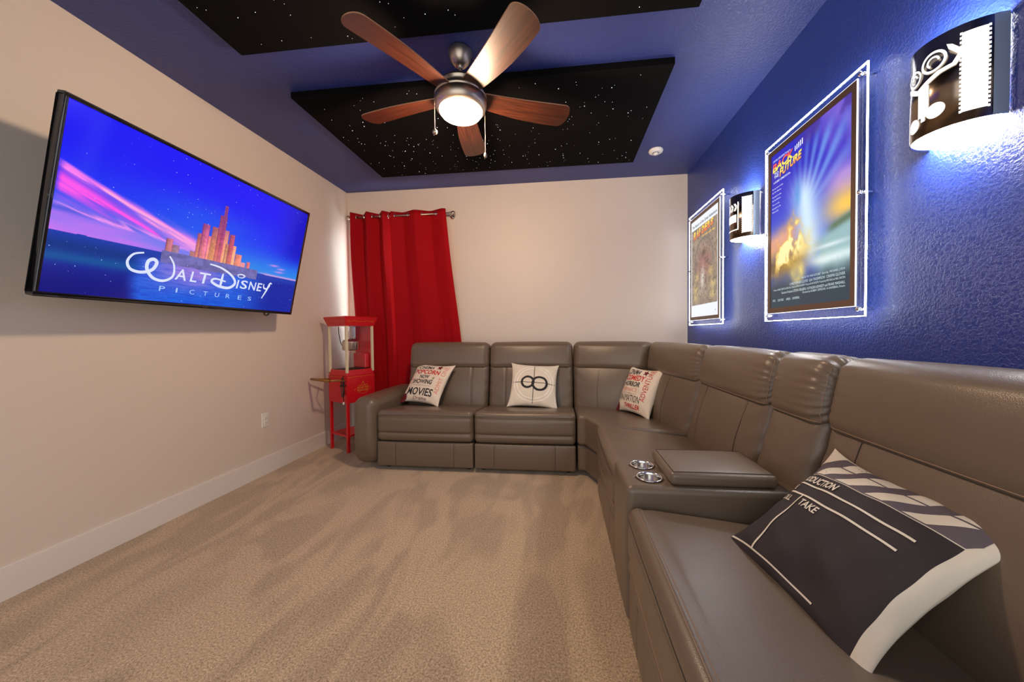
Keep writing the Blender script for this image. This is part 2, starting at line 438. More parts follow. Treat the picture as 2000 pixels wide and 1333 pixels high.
for i in range(5):
    a = math.radians(23.5+72*i)
    n = 44; top = []; r0, r1 = .118, .665
    # blade outline, slightly skewed teardrop
    def half(s):
        wd = .052 + .028*math.sin(min(1, s*1.15)*PI/2)
        e = max(0, (s-.90)/.10)
        return wd*math.sqrt(max(0, 1-e**2.6))
    left = []; right = []
    for k in range(n+1):
        s = k/n; s = 1-(1-s)**1.6; x = r0+(r1-r0)*s
        h_ = half(s); skew = .012*math.sin(s*PI)
        left.append((x, h_*1.0+skew)); right.append((x, -h_+skew))
    poly = left + right[::-1][1:]
    V = []; t_ = .006; nn = len(poly)
    pit = math.radians(-12)
    for z in (-t_/2, t_/2):
        for (x, y) in poly: V.append((x, y*math.cos(pit), y*math.sin(pit)+z))
    q = MB()
    lo = [V[k] for k in range(nn)]; hi = [V[nn+k] for k in range(nn)]
    F = []
    for k in range(n):
        j = nn-1-k if k else None
        # quads across the blade between matching left/right samples
    L_ = list(range(n+1)); R_i = [n] + [n+1+k for k in range(n)]
    # right side index for sample k (k=n is shared tip)
    def ri(k): return n if k == n else n + (n-k)
    Fb = []; Ft = []
    for k in range(n):
        ids = [k, k+1, ri(k+1), ri(k)]
        ids = list(dict.fromkeys(ids))
        if len(ids) > 2: Fb.append(tuple(ids)); Ft.append(tuple(j+nn for j in ids)[::-1])
    side = [(k, (k+1) % nn, nn+(k+1) % nn, nn+k) for k in range(nn)]
    q.add(V, Fb+Ft, 0, False); q.add(V, side, 1, False)
    bl = q.build('blade', [M_wood, M_bladeedge], fan)
    bl.location = (0, 0, zb); bl.rotation_euler = (0, 0, a)
    ir = MB().add(*rbox((.085, .05, .006), .003, (2, 2, 1), k=2)).build('blade_bracket', M_nickel, bl)
    ir.location = (.150, 0, .010); ir.rotation_euler = (pit, 0, 0)
def pull_chain(x, y, z0, z1, ball):
    q = MB(); nb = int((z0-z1)/.006)
    q.add(*tube([(x, y, z0), (x, y, z1)], .0011, 6))
    for k in range(nb): q.add(*sphere((x, y, z0-(k+.5)*.006), .0017, 6, 4))
    o = q.build('pull_chain', M_nickel, fan, fix=False)
    e = MB()
    if ball: e.add(*sphere((x, y, z1-.012), .0145)).add(*lathe([(.001, 0), (.004, 0), (.004, -.006), (.001, -.006)], 12), T=Matrix.Translation((x, y, z1+.004)))
    else: e.add([(a+x, b_+y, c+z1) for a, b_, c in lathe([(.001, .006), (.005, .004), (.009, -.006), (.010, -.014), (.006, -.024), (.001, -.027)], 16)[0]], lathe([(.001, .006), (.005, .004), (.009, -.006), (.010, -.014), (.006, -.024), (.001, -.027)], 16)[1])
    e.build('chain_pull', M_nickel, o)
pull_chain(-.125, -.085, -.300, -.480, True)
pull_chain(.127, .06, -.325, -.555, False)

# ------------------------------------------------------------------ smoke detector
sd = thing('smoke_detector', 'round white smoke detector on the blue ceiling near the right wall', 'smoke detector', Matrix.Translation((.845, 3.30, H)))
MB().add(*lathe([(.001, 0), (.060, 0), (.062, -.008), (.058, -.020), (.046, -.027), (.001, -.028)])).build('base', M_white, sd)
MB().add(*lathe([(.001, -.026), (.024, -.026), (.023, -.032), (.018, -.042), (.001, -.044)], 24)).build('sensor_cap', M_white, sd)
q = MB()
for k in range(10):
    a = 2*PI*k/10
    q.add(*box(.0235, .0255, -.005, .005, -.0325, -.0265), 0, False, T=Matrix.Rotation(a, 4, 'Z'))
q.build('vent_slots', M_void, sd, fix=False)

# ------------------------------------------------------------------ wall outlet
ot = thing('wall_outlet', 'white duplex power outlet low on the left wall', 'outlet', frame((XL, 2.644, .44), (0, 1, 0), (0, 0, 1)))
MB().add(*rbox((.072, .116, .012), .004, (3, 3, 1), k=3)).build('cover_plate', M_white, ot)
for s in (-1, 1):
    o = MB().add(*rbox((.034, .030, .004), .0018, (2, 2, 1), k=2)).build('socket', M_white, ot); o.location = (0, s*.0195, .0065)
    q = MB()
    for x, hh in ((-.006, .008), (.006, .0065)): q.add(*box(x-.0009, x+.0009, -hh/2+.002, hh/2+.002, .0018, .0023), 0, False)
    q.add(*flat(ring2d(0, -.008, 0, .0022, 12), .0022)); q.build('slots', M_void, o, fix=False)

# ------------------------------------------------------------------ television
c = Vector((-2.078, 1.957, 1.711)); yaw, tilt, roll = -.03, .215, -.004
wv = Vector((math.sin(yaw), math.cos(yaw), 0)); nv = Vector((math.cos(yaw), -math.sin(yaw), 0)); uz = Vector((0, 0, 1))
u2 = uz*math.cos(tilt)+nv*math.sin(tilt)
w2 = wv*math.cos(roll)+u2*math.sin(roll); u3 = -wv*math.sin(roll)+u2*math.cos(roll)
tv = thing('television', 'large flat television tilted forward on the left wall, showing a dusk scene', 'television', frame(c, w2, u3))
TW, TH = 1.46, .837; bz = .016
q = MB()
for vf in (box(-TW/2, TW/2, TH/2-bz, TH/2, -.03, .006), box(-TW/2, TW/2, -TH/2, -TH/2+bz*1.2, -.03, .006),
           box(-TW/2, -TW/2+bz, -TH/2+bz*1.2, TH/2-bz, -.03, .006), box(TW/2-bz, TW/2, -TH/2+bz*1.2, TH/2-bz, -.03, .006)): q.add(*vf, 0, False)
add_bevel(q.build('bezel', M_gloss, tv), .0025, 2)
MB().add(*rbox((TW-.03, TH-.03, .03), .008, (2, 2, 1), k=3)).build('back_case', M_dark, tv).location = (0, 0, -.022)
MB().add(*rbox((TW*.7, TH*.55, .035), .012, (2, 2, 1), k=3)).build('rear_housing', M_dark, tv).location = (0, -.08, -.05)
MB().add(*flat(text2d('LG', -.013, .013, -TH/2+.005, -TH/2+.014), .0068), 0, False).build('maker_mark', M_steel, tv, fix=False)
SW, SH = TW-2*bz, TH-2.2*bz
def vnoise(U, V, sx, sy, seed):
    rng = np.random.RandomState(seed); g = rng.rand(64, 64)
    x = U*sx; y = V*sy; xi = np.floor(x).astype(int); yi = np.floor(y).astype(int); fx = x-xi; fy = y-yi
    fx = fx*fx*(3-2*fx); fy = fy*fy*(3-2*fy)
    a = g[yi % 64, xi % 64]; b_ = g[yi % 64, (xi+1) % 64]; c_ = g[(yi+1) % 64, xi % 64]; d_ = g[(yi+1) % 64, (xi+1) % 64]
    return (a*(1-fx)+b_*fx)*(1-fy)+(c_*(1-fx)+d_*fx)*fy
def fbm(U, V, sx, sy, seed): return (vnoise(U, V, sx, sy, seed)+.5*vnoise(U, V, sx*2, sy*2, seed+1)+.25*vnoise(U, V, sx*4, sy*4, seed+2))/1.75
def lerp(a, b_, t): return a*(1-t[..., None])+b_*t[..., None]
def rgb(*c_): return np.array(c_)/255.
def sstep(a, b_, x): t = np.clip((x-a)/(b_-a), 0, 1); return t*t*(3-2*t)
def tv_picture(U, V):
    col = lerp(rgb(40, 130, 225), rgb(15, 40, 235), sstep(.33, .62, V)); col = lerp(col, rgb(12, 8, 236), sstep(.55, .92, V))
    col = lerp(col, rgb(30, 110, 225), .5*np.exp(-((U-.45)/.25)**2-((V-.6)/.16)**2))
    col = lerp(col, rgb(10, 20, 170), .7*sstep(.75, 1.0, U)*sstep(.4, .6, V))
    # magenta dusk near the left horizon
    g = np.clip(1-(V-.33)/.20, 0, 1)*np.clip(1-U/.62, 0, 1); col = lerp(col, rgb(222, 110, 235), np.clip(g*1.5, 0, .9)*(.65+.35*fbm(U, V, 6, 40, 9)))
    col = lerp(col, rgb(60, 70, 200), .55*np.exp(-((V-.40-.05*(1-U))/.016)**2)*np.clip(1-U/.45, 0, 1))
    for (ua, va, ub, vb, w0, w1, cc, st) in ((0, .60, .30, .43, .062, .016, (255, 80, 225), 1.0), (0, .68, .46, .405, .012, .045, (250, 120, 230), 1.0), (.1, .62, .47, .39, .008, .030, (255, 170, 215), .9), (.0, .47, .4, .40, .012, .01, (255, 150, 235), .7)):
        t = (U-ua)/(ub-ua); cv = va+(vb-va)*t; ww = w0+(w1-w0)*np.clip(t, 0, 1)
        n_ = fbm(U+V*.5, V*1+U*.6, 7, 34, 11)
        mk = np.exp(-((V-cv+(n_-.5)*.07)/ww)**2)*sstep(-.02, .05, t)*(1-sstep(.85, 1.05, t))*(.35+1.2*n_)
        col = lerp(col, rgb(*cc), np.clip(mk*st, 0, 1))
    for (a, b_, r_) in ((.83, .42, .03), (.88, .40, .025), (.87, .37, .03)): col = lerp(col, rgb(215, 140, 225), .9*np.exp(-((U-a)/r_)**2-((V-b_-(U-a)*.1)/.009)**2))
    col = lerp(col, rgb(235, 160, 215), .8*np.exp(-((V-.325)/.012)**2)*sstep(.7, .8, U))
    # land and water
    hz = .33-.012*sstep(.3, 1, U)+.004*vnoise(U, V*0, 60, 1, 3)
    wt = lerp(rgb(30, 60, 170), rgb(20, 20, 120), sstep(.0, .3, .33-V)); wt = lerp(wt, rgb(18, 50, 120), .8*np.exp(-((V-.26)/.05)**2)*(1-sstep(.15, .4, U)))
    wt = lerp(wt, rgb(20, 100, 150), .6*np.exp(-((V-.20)/.03)**2)*(1-sstep(.2, .35, U)))
    shore = sstep(.19, .25, U+.06*(vnoise(U, V, 5, 9, 21)-.5)-.35*np.clip(V-.12, 0, 1)*0)
    rip = fbm(U, V, 30, 160, 31)
    wat = lerp(rgb(26, 60, 190), rgb(30, 110, 225), rip)
    wat = lerp(wat, rgb(165, 125, 215), np.clip(.95*np.exp(-((U-.42)/.15)**2)*sstep(.02, .24, V)*(.5+.8*rip), 0, 1))
    wat = lerp(wat, rgb(14, 20, 130), .85*sstep(.62, .85, U)*(.6+.4*rip))
    lowc = lerp(wt, wat, shore*(1-sstep(.25, .30, V)))
    col = np.where((V < hz)[..., None], lowc, col)
    # plain floodlit skyline of flat-topped blocks on a rock (generic stand-in)
    rng = np.random.RandomState(4)
    base = rgb(96, 92, 150)
    for (a, b_, t, cc) in ((.33, .36, .40, (120, 90, 165)), (.40, .66, .385, (190, 110, 150)), (.42, .485, .52, (238, 120, 130)), (.435, .465, .60, (225, 105, 150)), (.475, .555, .60, (250, 150, 120)),
                           (.50, .535, .70, (225, 90, 120)), (.515, .53, .78, (190, 70, 120)), (.545, .60, .50, (245, 160, 125)), (.56, .585, .58, (205, 80, 110)), (.60, .635, .44, (235, 120, 120)), (.31, .335, .43, (185, 90, 140)), (.665, .685, .40, (225, 90, 120))):
        m_ = (U > a) & (U < b_) & (V < t) & (V > .30)
        sh = .72+.45*((U-a)/(b_-a)) + .35*(fbm(U, V, 90, 70, 41)-.5)
        glow = np.clip(1-(V-.31)/.2, 0, 1)*.35
        edge = np.exp(-((U-a)/.0022)**2)+np.exp(-((U-b_)/.0022)**2); cc_ = lerp(np.clip(rgb(*cc)*sh[..., None], 0, 1), rgb(255, 205, 140), glow); cc_ = lerp(cc_, rgb(110, 40, 130), np.clip(sstep(.42, .72, V)*.75+edge*.7, 0, 1))
        win = (np.mod(U*95, 1) < .3) & (np.mod(V*60, 1) < .45)
        cc_ = np.where(win[..., None], cc_*.55+rgb(90, 60, 20), cc_)
        col = np.where(m_[..., None], cc_, col)
    m_ = (U > .30) & (U < .735) & (V < .345) & (V > .26+.01*vnoise(U, V*0, 50, 1, 8))
    col = np.where(m_[..., None], lerp(base*.9, base*1.3, fbm(U, V, 60, 40, 51)), col)
    return col
q = MB(); rnd = random.Random(12)
for k in range(240):
    x = rnd.uniform(-SW/2+.01, SW/2-.01); y = rnd.uniform(-SH/2+.01, SH/2-.01); v_ = y/SH+.5
    if .3 < v_ < .5 and rnd.random() < .85: continue
    if v_ > .5 and rnd.random() < .4: x = -SW/2+SW*rnd.gauss(.42, .1); y = SH*(rnd.gauss(.66, .05)-.5)
    s = rnd.choice([.0006, .0008, .0009, .0014, .0018]); q.add(*flat(ring2d(x, y, 0, s, 6), .0022), 0, False)
sparkles = q
def tvx(a): return (a-.5)*SW
def tvy(a): return (a-.5)*SH
q = MB()
def stroke(pts, wd, z=.0030, m_=0):
    """calligraphic stroke through screen points (u, v)"""
    P = [Vector((tvx(a), tvy(b_), 0)) for a, b_ in pts]
    # Catmull-Rom
    S = []
    for i in range(len(P)-1):
        p0, p1, p2, p3 = P[max(i-1, 0)], P[i], P[i+1], P[min(i+2, len(P)-1)]
        for k in range(8):
            t = k/8; S.append(.5*((2*p1)+(-p0+p2)*t+(2*p0-5*p1+4*p2-p3)*t*t+(-p0+3*p1-3*p2+p3)*t**3))
    S.append(P[-1]); V = []; F = []
    for i, p in enumerate(S):
        t = (S[min(i+1, len(S)-1)]-S[max(i-1, 0)]).normalized(); n_ = Vector((-t.y, t.x, 0))
        s = i/(len(S)-1); w_ = wd*(.45+.55*math.sin(PI*min(1, max(0, s))))
        V += [tuple(p+n_*w_ + Vector((0, 0, z))), tuple(p-n_*w_ + Vector((0, 0, z)))]
        if i: F.append((2*i-2, 2*i-1, 2*i+1, 2*i))
    q.add(V, F, m_, False)
stroke([(.245, .305), (.215, .285), (.200, .235), (.212, .190), (.245, .180), (.278, .205), (.290, .255), (.278, .275), (.262, .255), (.262, .205), (.285, .155), (.322, .145), (.352, .185), (.350, .260), (.330, .315)], .0085)
q.add(*flat(text2d('A', tvx(.362), tvx(.405), tvy(.165), tvy(.243), .1, .01), .003), 0, False)
q.add(*flat(text2d('L', tvx(.420), tvx(.447), tvy(.165), tvy(.240), .1, .01), .003), 0, False)
q.add(*flat(text2d('T', tvx(.452), tvx(.500), tvy(.165), tvy(.245), .1, .01), .003), 0, False)
stroke([(.490, .318), (.545, .305), (.600, .260), (.622, .205), (.595, .160), (.545, .162), (.510, .190), (.525, .215), (.575, .205)], .0085)
stroke([(.557, .265), (.552, .15)], .008)
q.add(*flat(text2d('I', tvx(.633), tvx(.641), tvy(.165), tvy(.235), .1, .01), .003), 0, False)
stroke([(.636, .258), (.630, .275), (.650, .285), (.668, .275), (.655, .258), (.636, .258)], .004)
q.add(*flat(text2d('S', tvx(.652), tvx(.690), tvy(.168), tvy(.240), .1, .012), .003), 0, False)
q.add(*flat(text2d('N', tvx(.700), tvx(.738), tvy(.168), tvy(.240), .1, .012), .003), 0, False)
q.add(*flat(text2d('E', tvx(.748), tvx(.775), tvy(.168), tvy(.240), .1, .012), .003), 0, False)
stroke([(.785, .240), (.788, .205), (.808, .200), (.825, .235)], .006)
stroke([(.835, .250), (.822, .250), (.806, .18), (.785, .108)], .007)
for ch, a in zip('PICTURES', (.312, .372, .425, .482, .535, .588, .650, .705)):
    q.add(*flat(text2d(ch, tvx(a), tvx(a+(.006 if ch == 'I' else .020)), tvy(.075), tvy(.108)), .003), 1, False)
q.add(sparkles.v, sparkles.f, 2, False)
picture(tv_picture, 480, 270, SW, SH, .001, 'screen', M_screen, tv, q, [lit('title_silver', (.62, .68, .86)), lit('title_blue', (.35, .52, .85)), lit('sparkle', (.45, .62, 1.0), 1.0)])
# wall bracket and the little loop of cable under the set
inv = tv.matrix_world.inverted()
q = MB(); pc = tv.matrix_world @ Vector((0, -.05, -.06)); wp = Vector((XL+.012, pc.y+.02, pc.z))
q.add(*box(XL+.0005, XL+.02, wp.y-.22, wp.y+.22, wp.z-.12, wp.z+.12), 0, False)
for s in (-.07, .07):
    q.add(*tube([(XL+.02, wp.y+s, wp.z), (pc.x-.02, pc.y+s, pc.z), (pc.x+.03, pc.y+s, pc.z)], .014, 8))
q.v = [tuple(inv @ Vector(p)) for p in q.v]
q.build('wall_bracket', M_dark, tv)
q = MB(); cl = []
for k in range(40):
    a = k/39*4*PI; cl.append((.50+.018*math.cos(a)+.010*math.sin(a*.5), -TH/2-.004+.018*math.sin(a), -.03+.0006*k))
q.add(*tube([(.50, -TH/2+.06, -.04)]+cl, .0028, 6)); q.build('cable', M_dark, tv)

# ------------------------------------------------------------------ backlit posters
AX = .05; PW, PH = .725, 1.035
def poster(yc, zc, label, fn, deco, seed):
    T = frame((XR-.001, yc, zc), (0, -1, 0), (0, 0, 1))
    t = thing('backlit_poster', label, 'poster', T, 'edge-lit film posters on the blue wall')
    # acrylic plate with glowing edge
    MB().add(*box(-PW/2+.003, PW/2-.003, -PH/2+.003, PH/2-.003, AX-.003, AX+.003), 0, False).build('acrylic_plate', M_clear, t)
    q = MB()
    for vf in (box(-PW/2, PW/2, PH/2-.003, PH/2, AX-.003, AX+.003), box(-PW/2, PW/2, -PH/2, -PH/2+.003, AX-.003, AX+.003),
               box(-PW/2, -PW/2+.003, -PH/2+.003, PH/2-.003, AX-.003, AX+.003), box(PW/2-.003, PW/2, -PH/2+.003, PH/2-.003, AX-.003, AX+.003)): q.add(*vf, 0, False)
    q.build('glowing_edge', M_led, t, fix=False)
    iw, ih = .638, .945; pw, ph = .586, .885
    q = MB()
    for vf in (box(-iw/2, iw/2, ph/2, ih/2, AX+.004, AX+.010), box(-iw/2, iw/2, -ih/2, -ph/2, AX+.004, AX+.010), box(-iw/2, -pw/2, -ph/2, ph/2, AX+.004, AX+.010), box(pw/2, iw/2, -ph/2, ph/2, AX+.004, AX+.010)): q.add(*vf, 0, False)
    q.build('inner_border', M_border, t, fix=False)
    q = MB(); e = .0022
    for vf in (box(-iw/2-e, iw/2+e, ih/2, ih/2+e, AX+.004, AX+.0095), box(-iw/2-e, iw/2+e, -ih/2-e, -ih/2, AX+.004, AX+.0095), box(-iw/2-e, -iw/2, -ih/2, ih/2, AX+.004, AX+.0095), box(iw/2, iw/2+e, -ih/2, ih/2, AX+.004, AX+.0095)): q.add(*vf, 0, False)
    q.build('inner_glow_line', M_ledin, t, fix=False)
    MB().add(*box(-pw/2, pw/2, -ph/2, ph/2, AX+.0041, AX+.0062), 0, False).build('light_panel', M_trim, t)
    q, mats = deco(pw, ph, AX+.0073)
    picture(fn, 220, 330, pw, ph, AX+.0065, 'print', M_print, t, q, mats)
    for x in (-PW/2+.030, PW/2-.030):
        for y in (-PH/2+.032, 0, PH/2-.032):
            o = MB().add(*lathe([(.001, 0), (.0065, 0), (.0065, AX-.004), (.001, AX-.004)], 16)).add(*lathe([(.001, AX+.004), (.0095, AX+.004), (.0095, AX+.009), (.007, AX+.012), (.001, AX+.012)], 20)).build('standoff', M_chrome, t)
            o.location = (x, y, 0)
    return t
M_border = mat('bronze_border', srgb(120, 98, 84), .3, .6)
def art_dusk(U, V):
    # streaky violet sky, warm glow at right, fire at lower left, pale beam of light: a plain stand-in
    col = lerp(rgb(60, 90, 215), rgb(48, 45, 190), sstep(.4, .8, V))
    col = lerp(col, rgb(120, 95, 205), np.clip(sstep(.6, 1, U+.4*(V-.7))*sstep(.55, .9, V)*fbm(U, V, 7, 7, 2)*1.5, 0, 1))
    col = lerp(col, rgb(75, 55, 150), np.clip(sstep(.75, 1, V)*sstep(.45, .65, fbm(U, V, 5, 8, 77)), 0, .8))
    ang = np.arctan2(V-.5, U-.45)
    ray = .5+.5*np.sin(ang*26+3); col = lerp(col, rgb(130, 195, 250), np.clip(.6*ray*np.exp(-((U-.72)/.3)**2)*sstep(.5, .75, V)*(1-sstep(.85, 1, V)), 0, 1))
    col = lerp(col, rgb(190, 150, 225), np.clip(np.exp(-((V-.60)/.09)**2)*sstep(.6, .95, U), 0, .85))
    col = lerp(col, rgb(250, 200, 90), np.clip(np.exp(-((V-.48)/.09)**2)*sstep(.55, .95, U), 0, 1))
    # pale tall glow in the middle
    col = lerp(col, rgb(215, 240, 255), np.clip(.95*np.exp(-((U-.52+.25*(V-.5))/.17)**2)*(1-sstep(.62, .84, V))*sstep(.14, .35, V), 0, 1))
    col = lerp(col, rgb(60, 130, 215), .6*np.exp(-((U-.40)/.05)**2-((V-.66)/.09)**2))
    # road and verge
    gr = sstep(.44, .36, V+.20*(U-.9)*(-1))*sstep(.55, .75, U)
    col = lerp(col, rgb(150, 185, 190), np.clip(gr, 0, 1)); col = lerp(col, rgb(95, 120, 95), np.clip(np.exp(-((V-.40-.14*(U-.9))/.022)**2)*sstep(.72, .85, U), 0, 1))
    col = lerp(col, rgb(235, 250, 250), np.clip(np.exp(-((V-.23)/.03)**2)*sstep(.5, .7, U)*.8, 0, 1))
    # ground at the foot
    col = lerp(col, rgb(52, 66, 78), 1-sstep(.10, .24, V+.05*(fbm(U, V, 8, 8, 6)-.5)))
    # hill and fire
    hill = np.exp(-((V-.40-.10*U)/.09)**2)*(1-sstep(.25, .5, U)); col = lerp(col, rgb(235, 165, 130), np.clip(hill, 0, .9))
    col = lerp(col, rgb(90, 72, 60), np.clip(np.exp(-((V-.26)/.07)**2)*(1-sstep(.35, .6, U))*.9, 0, 1))
    fl = fbm(U+.15*V, V, 14, 16, 61); a = np.clip(np.exp(-((V-(.18+.55*np.clip(.5-np.abs(U-.38), 0, 1)*fl+.05))/.10)**2)*np.exp(-((U-.28)/.25)**2)*1.5*(.35+.65*sstep(.3, .6, fl)), 0, 1)
    col = lerp(col, rgb(255, 190, 50), a); col = lerp(col, rgb(255, 246, 190), np.clip((a-.45)*1.6, 0, 1))
    fl2 = fbm(U+.3*V, V, 9, 10, 71); a2 = np.clip(np.exp(-((U-.40)/.09)**2-((V-.20)/.07)**2)*1.3, 0, 1); col = lerp(col, rgb(255, 225, 120), a2*(.55+.45*sstep(.3, .6, fl2)))
    for (cx, cy, rx, ry) in ((.80, .30, .18, .012),): col = lerp(col, rgb(240, 250, 255), .7*np.exp(-((U-cx)/rx)**2-((V-cy)/ry)**2))
    return col
def deco_dusk(pw, ph, z):
    X = lambda a: (a-.5)*pw
    Y = lambda b_: (b_-.5)*ph
    q = MB(); mats = [lit('title_red', (.95, .10, .10)), lit('title_yellow', (1.0, .78, .12)), lit('title_white', (.80, .86, 1.0)), lit('credit_pale', (.55, .68, .74)), lit('title_orange', (1.0, .36, .08)), lit('title_shadow', (.01, .03, .14))]
    def two_tone(s, x0, x1, y0, y1, dy, top, bot, bold):
        # slanted display lettering, one tone above the middle and another below
        v, fs = refine(text2d(s, x0, x1, y0, y1, .12, bold), .02)
        vv = [(x, y+dy*(x-x0)/(x1-x0)) for x, y in v]
        vs = [(x+.004, y-.004, z-.0004) for x, y in vv]; q.add(vs, fs, 5, False)
        ft = [f_ for f_ in fs if sum(v[i][1] for i in f_)/len(f_) > y0+(y1-y0)*.5]; fb = [f_ for f_ in fs if f_ not in ft]
        v3 = [(x, y, z) for x, y in vv]; q.add(v3, ft, top, False); q.add(v3, fb, bot, False)
    q.add(*flat(text2d('STEVEN SPIELBERG Presents', X(.03), X(.30), Y(.952), Y(.964)), z), 2, False)
    two_tone('BACK', X(.03), X(.34), Y(.885), Y(.94), .012, 0, 1, .035)
    for k in range(5): q.add(*flat(rect2d(X(.36)+k*.014, X(.36)+k*.014+.007, Y(.925)+k*.002, Y(.955)+k*.003), z), 2, False)
    q.add(*flat(text2d('TO', X(.05), X(.12), Y(.864), Y(.882), 0, .02), z), 2, False); q.add(*flat(text2d('THE', X(.05), X(.12), Y(.845), Y(.861), 0, .02), z), 2, False)
    two_tone('FUTURE', X(.14), X(.45), Y(.835), Y(.885), .022, 1, 4, .035)
    q.add(*flat(text2d('A ROBERT ZEMECKIS Film', X(.04), X(.30), Y(.812), Y(.824), 0, .01), z), 2, False)
    for k, s in enumerate(('He was never in time', 'for his classes...', 'He wasn\'t in time', 'for his dinner...', 'Then one day...', 'he wasn\'t in his', 'time at all.')):
        q.add(*flat(text2d(s, X(.02), X(.02+.0085*len(s)), Y(.775-.023*k-(.006 if k > 1 else 0)-(.006 if k > 3 else 0)), Y(.785-.023*k-(.006 if k > 1 else 0)-(.006 if k > 3 else 0))), z), 2, False)
    for (s, a, b_, y) in (('"BACK TO THE FUTURE"  Starring  MICHAEL J. FOX', .46, .95, .150), ('CHRISTOPHER LLOYD  LEA THOMPSON  CRISPIN GLOVER', .30, .95, .128), ('Written by ROBERT ZEMECKIS & BOB GALE  Edited by ARTHUR SCHMIDT  Music by ALAN SILVESTRI  Produced by BOB GALE and NEIL CANTON', .05, .95, .106),
                          ('Executive Producers STEVEN SPIELBERG  KATHLEEN KENNEDY and FRANK MARSHALL', .18, .95, .084), ('Directed by ROBERT ZEMECKIS  A UNIVERSAL Picture', .48, .95, .064)):
        q.add(*flat(text2d(s, X(a), X(b_), Y(y), Y(y+.0145), 0, .0), z), 3, False)
    for (s, a, b_) in (('PG', .04, .08), ('DOLBY STEREO', .12, .21), ('AMBLIN', .25, .31), ('UNIVERSAL', .34, .44)): q.add(*flat(text2d(s, X(a), X(b_), Y(.040), Y(.054)), z), 3, False)
    return q, mats
def art_sepia(U, V):
    n_ = fbm(U, V, 14, 20, 5); n2_ = fbm(U, V, 40, 55, 15)
    col = lerp(rgb(120, 105, 95), rgb(185, 165, 140), n_*.7+n2_*.3)
    col = lerp(col, rgb(150, 95, 90), np.clip(.8*np.exp(-((U-.5)/.27)**2-((V-.52)/.14)**2), 0, 1))
    # plain arch and column shapes with warm blotches: a generic stand-in
    d = np.hypot((U-.5)/.33, (V-.55)/.22); col = lerp(col, rgb(120, 110, 105), np.clip(np.exp(-((d-1)/.06)**2), 0, .8)*(V > .5))
    col = lerp(col, rgb(230, 226, 215), np.clip(.75*np.exp(-((U-.46-.1*(V-.4))/.07)**2-((V-.38)/.12)**2), 0, 1))
    col = lerp(col, rgb(80, 62, 55), np.clip(.8*np.exp(-((U-.5)/.06)**2-((V-.63)/.03)**2), 0, 1))
    for cx, cy in ((.2, .28), (.82, .30), (.18, .2), (.8, .2), (.75, .42), (.24, .40)): col = lerp(col, rgb(222, 195, 120), np.clip(.8*np.exp(-((U-cx)/.08)**2-((V-cy)/.04)**2)*(.4+n2_), 0, 1))
    col = lerp(col, rgb(85, 78, 74), np.clip(.7*sstep(.55, .75, n2_), 0, 1))
    col = np.where(((V > .905) | (V < .12) | (U < .03) | (U > .97))[..., None], rgb(232, 236, 242)*np.ones_like(col), col)
    return col
def deco_sepia(pw, ph, z):
    X = lambda a: (a-.5)*pw
    Y = lambda b_: (b_-.5)*ph
    q = MB(); mats = [lit('ink_black', (.03, .035, .05)), lit('title_amber', (1.0, .62, .08)), lit('title_rust', (.85, .20, .05))]
    q.add(*flat(text2d('The Return of the Great Adventure', X(.05), X(.96), Y(.925), Y(.955), 0, .02), z), 0, False)
    wd = .082
    for k, ch in enumerate('RAIDERS'):
        x0 = X(.12+k*.105); y0 = Y(.80+.006*k); hh = .062-.004*abs(3-k)*0+.010*(3-abs(3-k))*0
        vv, fs = refine(text2d(ch, x0, x0+(wd*.45 if ch == 'I' else wd)*.62, y0, y0+ph*(.085-.005*k*.6), .15, .05), .02)
        q.add([(x+.003, y-.003, z-.0004) for x, y in vv], fs, 0, False)
        ft = [f_ for f_ in fs if sum(vv[i][1] for i in f_)/len(f_) > y0+ph*.035]; fb = [f_ for f_ in fs if f_ not in ft]
        v3 = [(x, y, z) for x, y in vv]; q.add(v3, ft, 1, False); q.add(v3, fb, 2, False)
    q.add(*flat(text2d('OF THE LOST ARK', X(.45), X(.9), Y(.785), Y(.80), 0, .01), z), 1, False)
    q.add(*flat(text2d('A', X(.90), X(.93), Y(.04), Y(.055), 0, .01), z), 0, False)
    return q, mats
poster(1.978, 1.7075, 'large backlit film poster with violet sky and fire, between the two wall sconces', art_dusk, deco_dusk, 1)
poster(3.274, 1.7075, 'backlit sepia film poster with white margins in a glowing clear frame, beside the far corner', art_sepia, deco_sepia, 2)

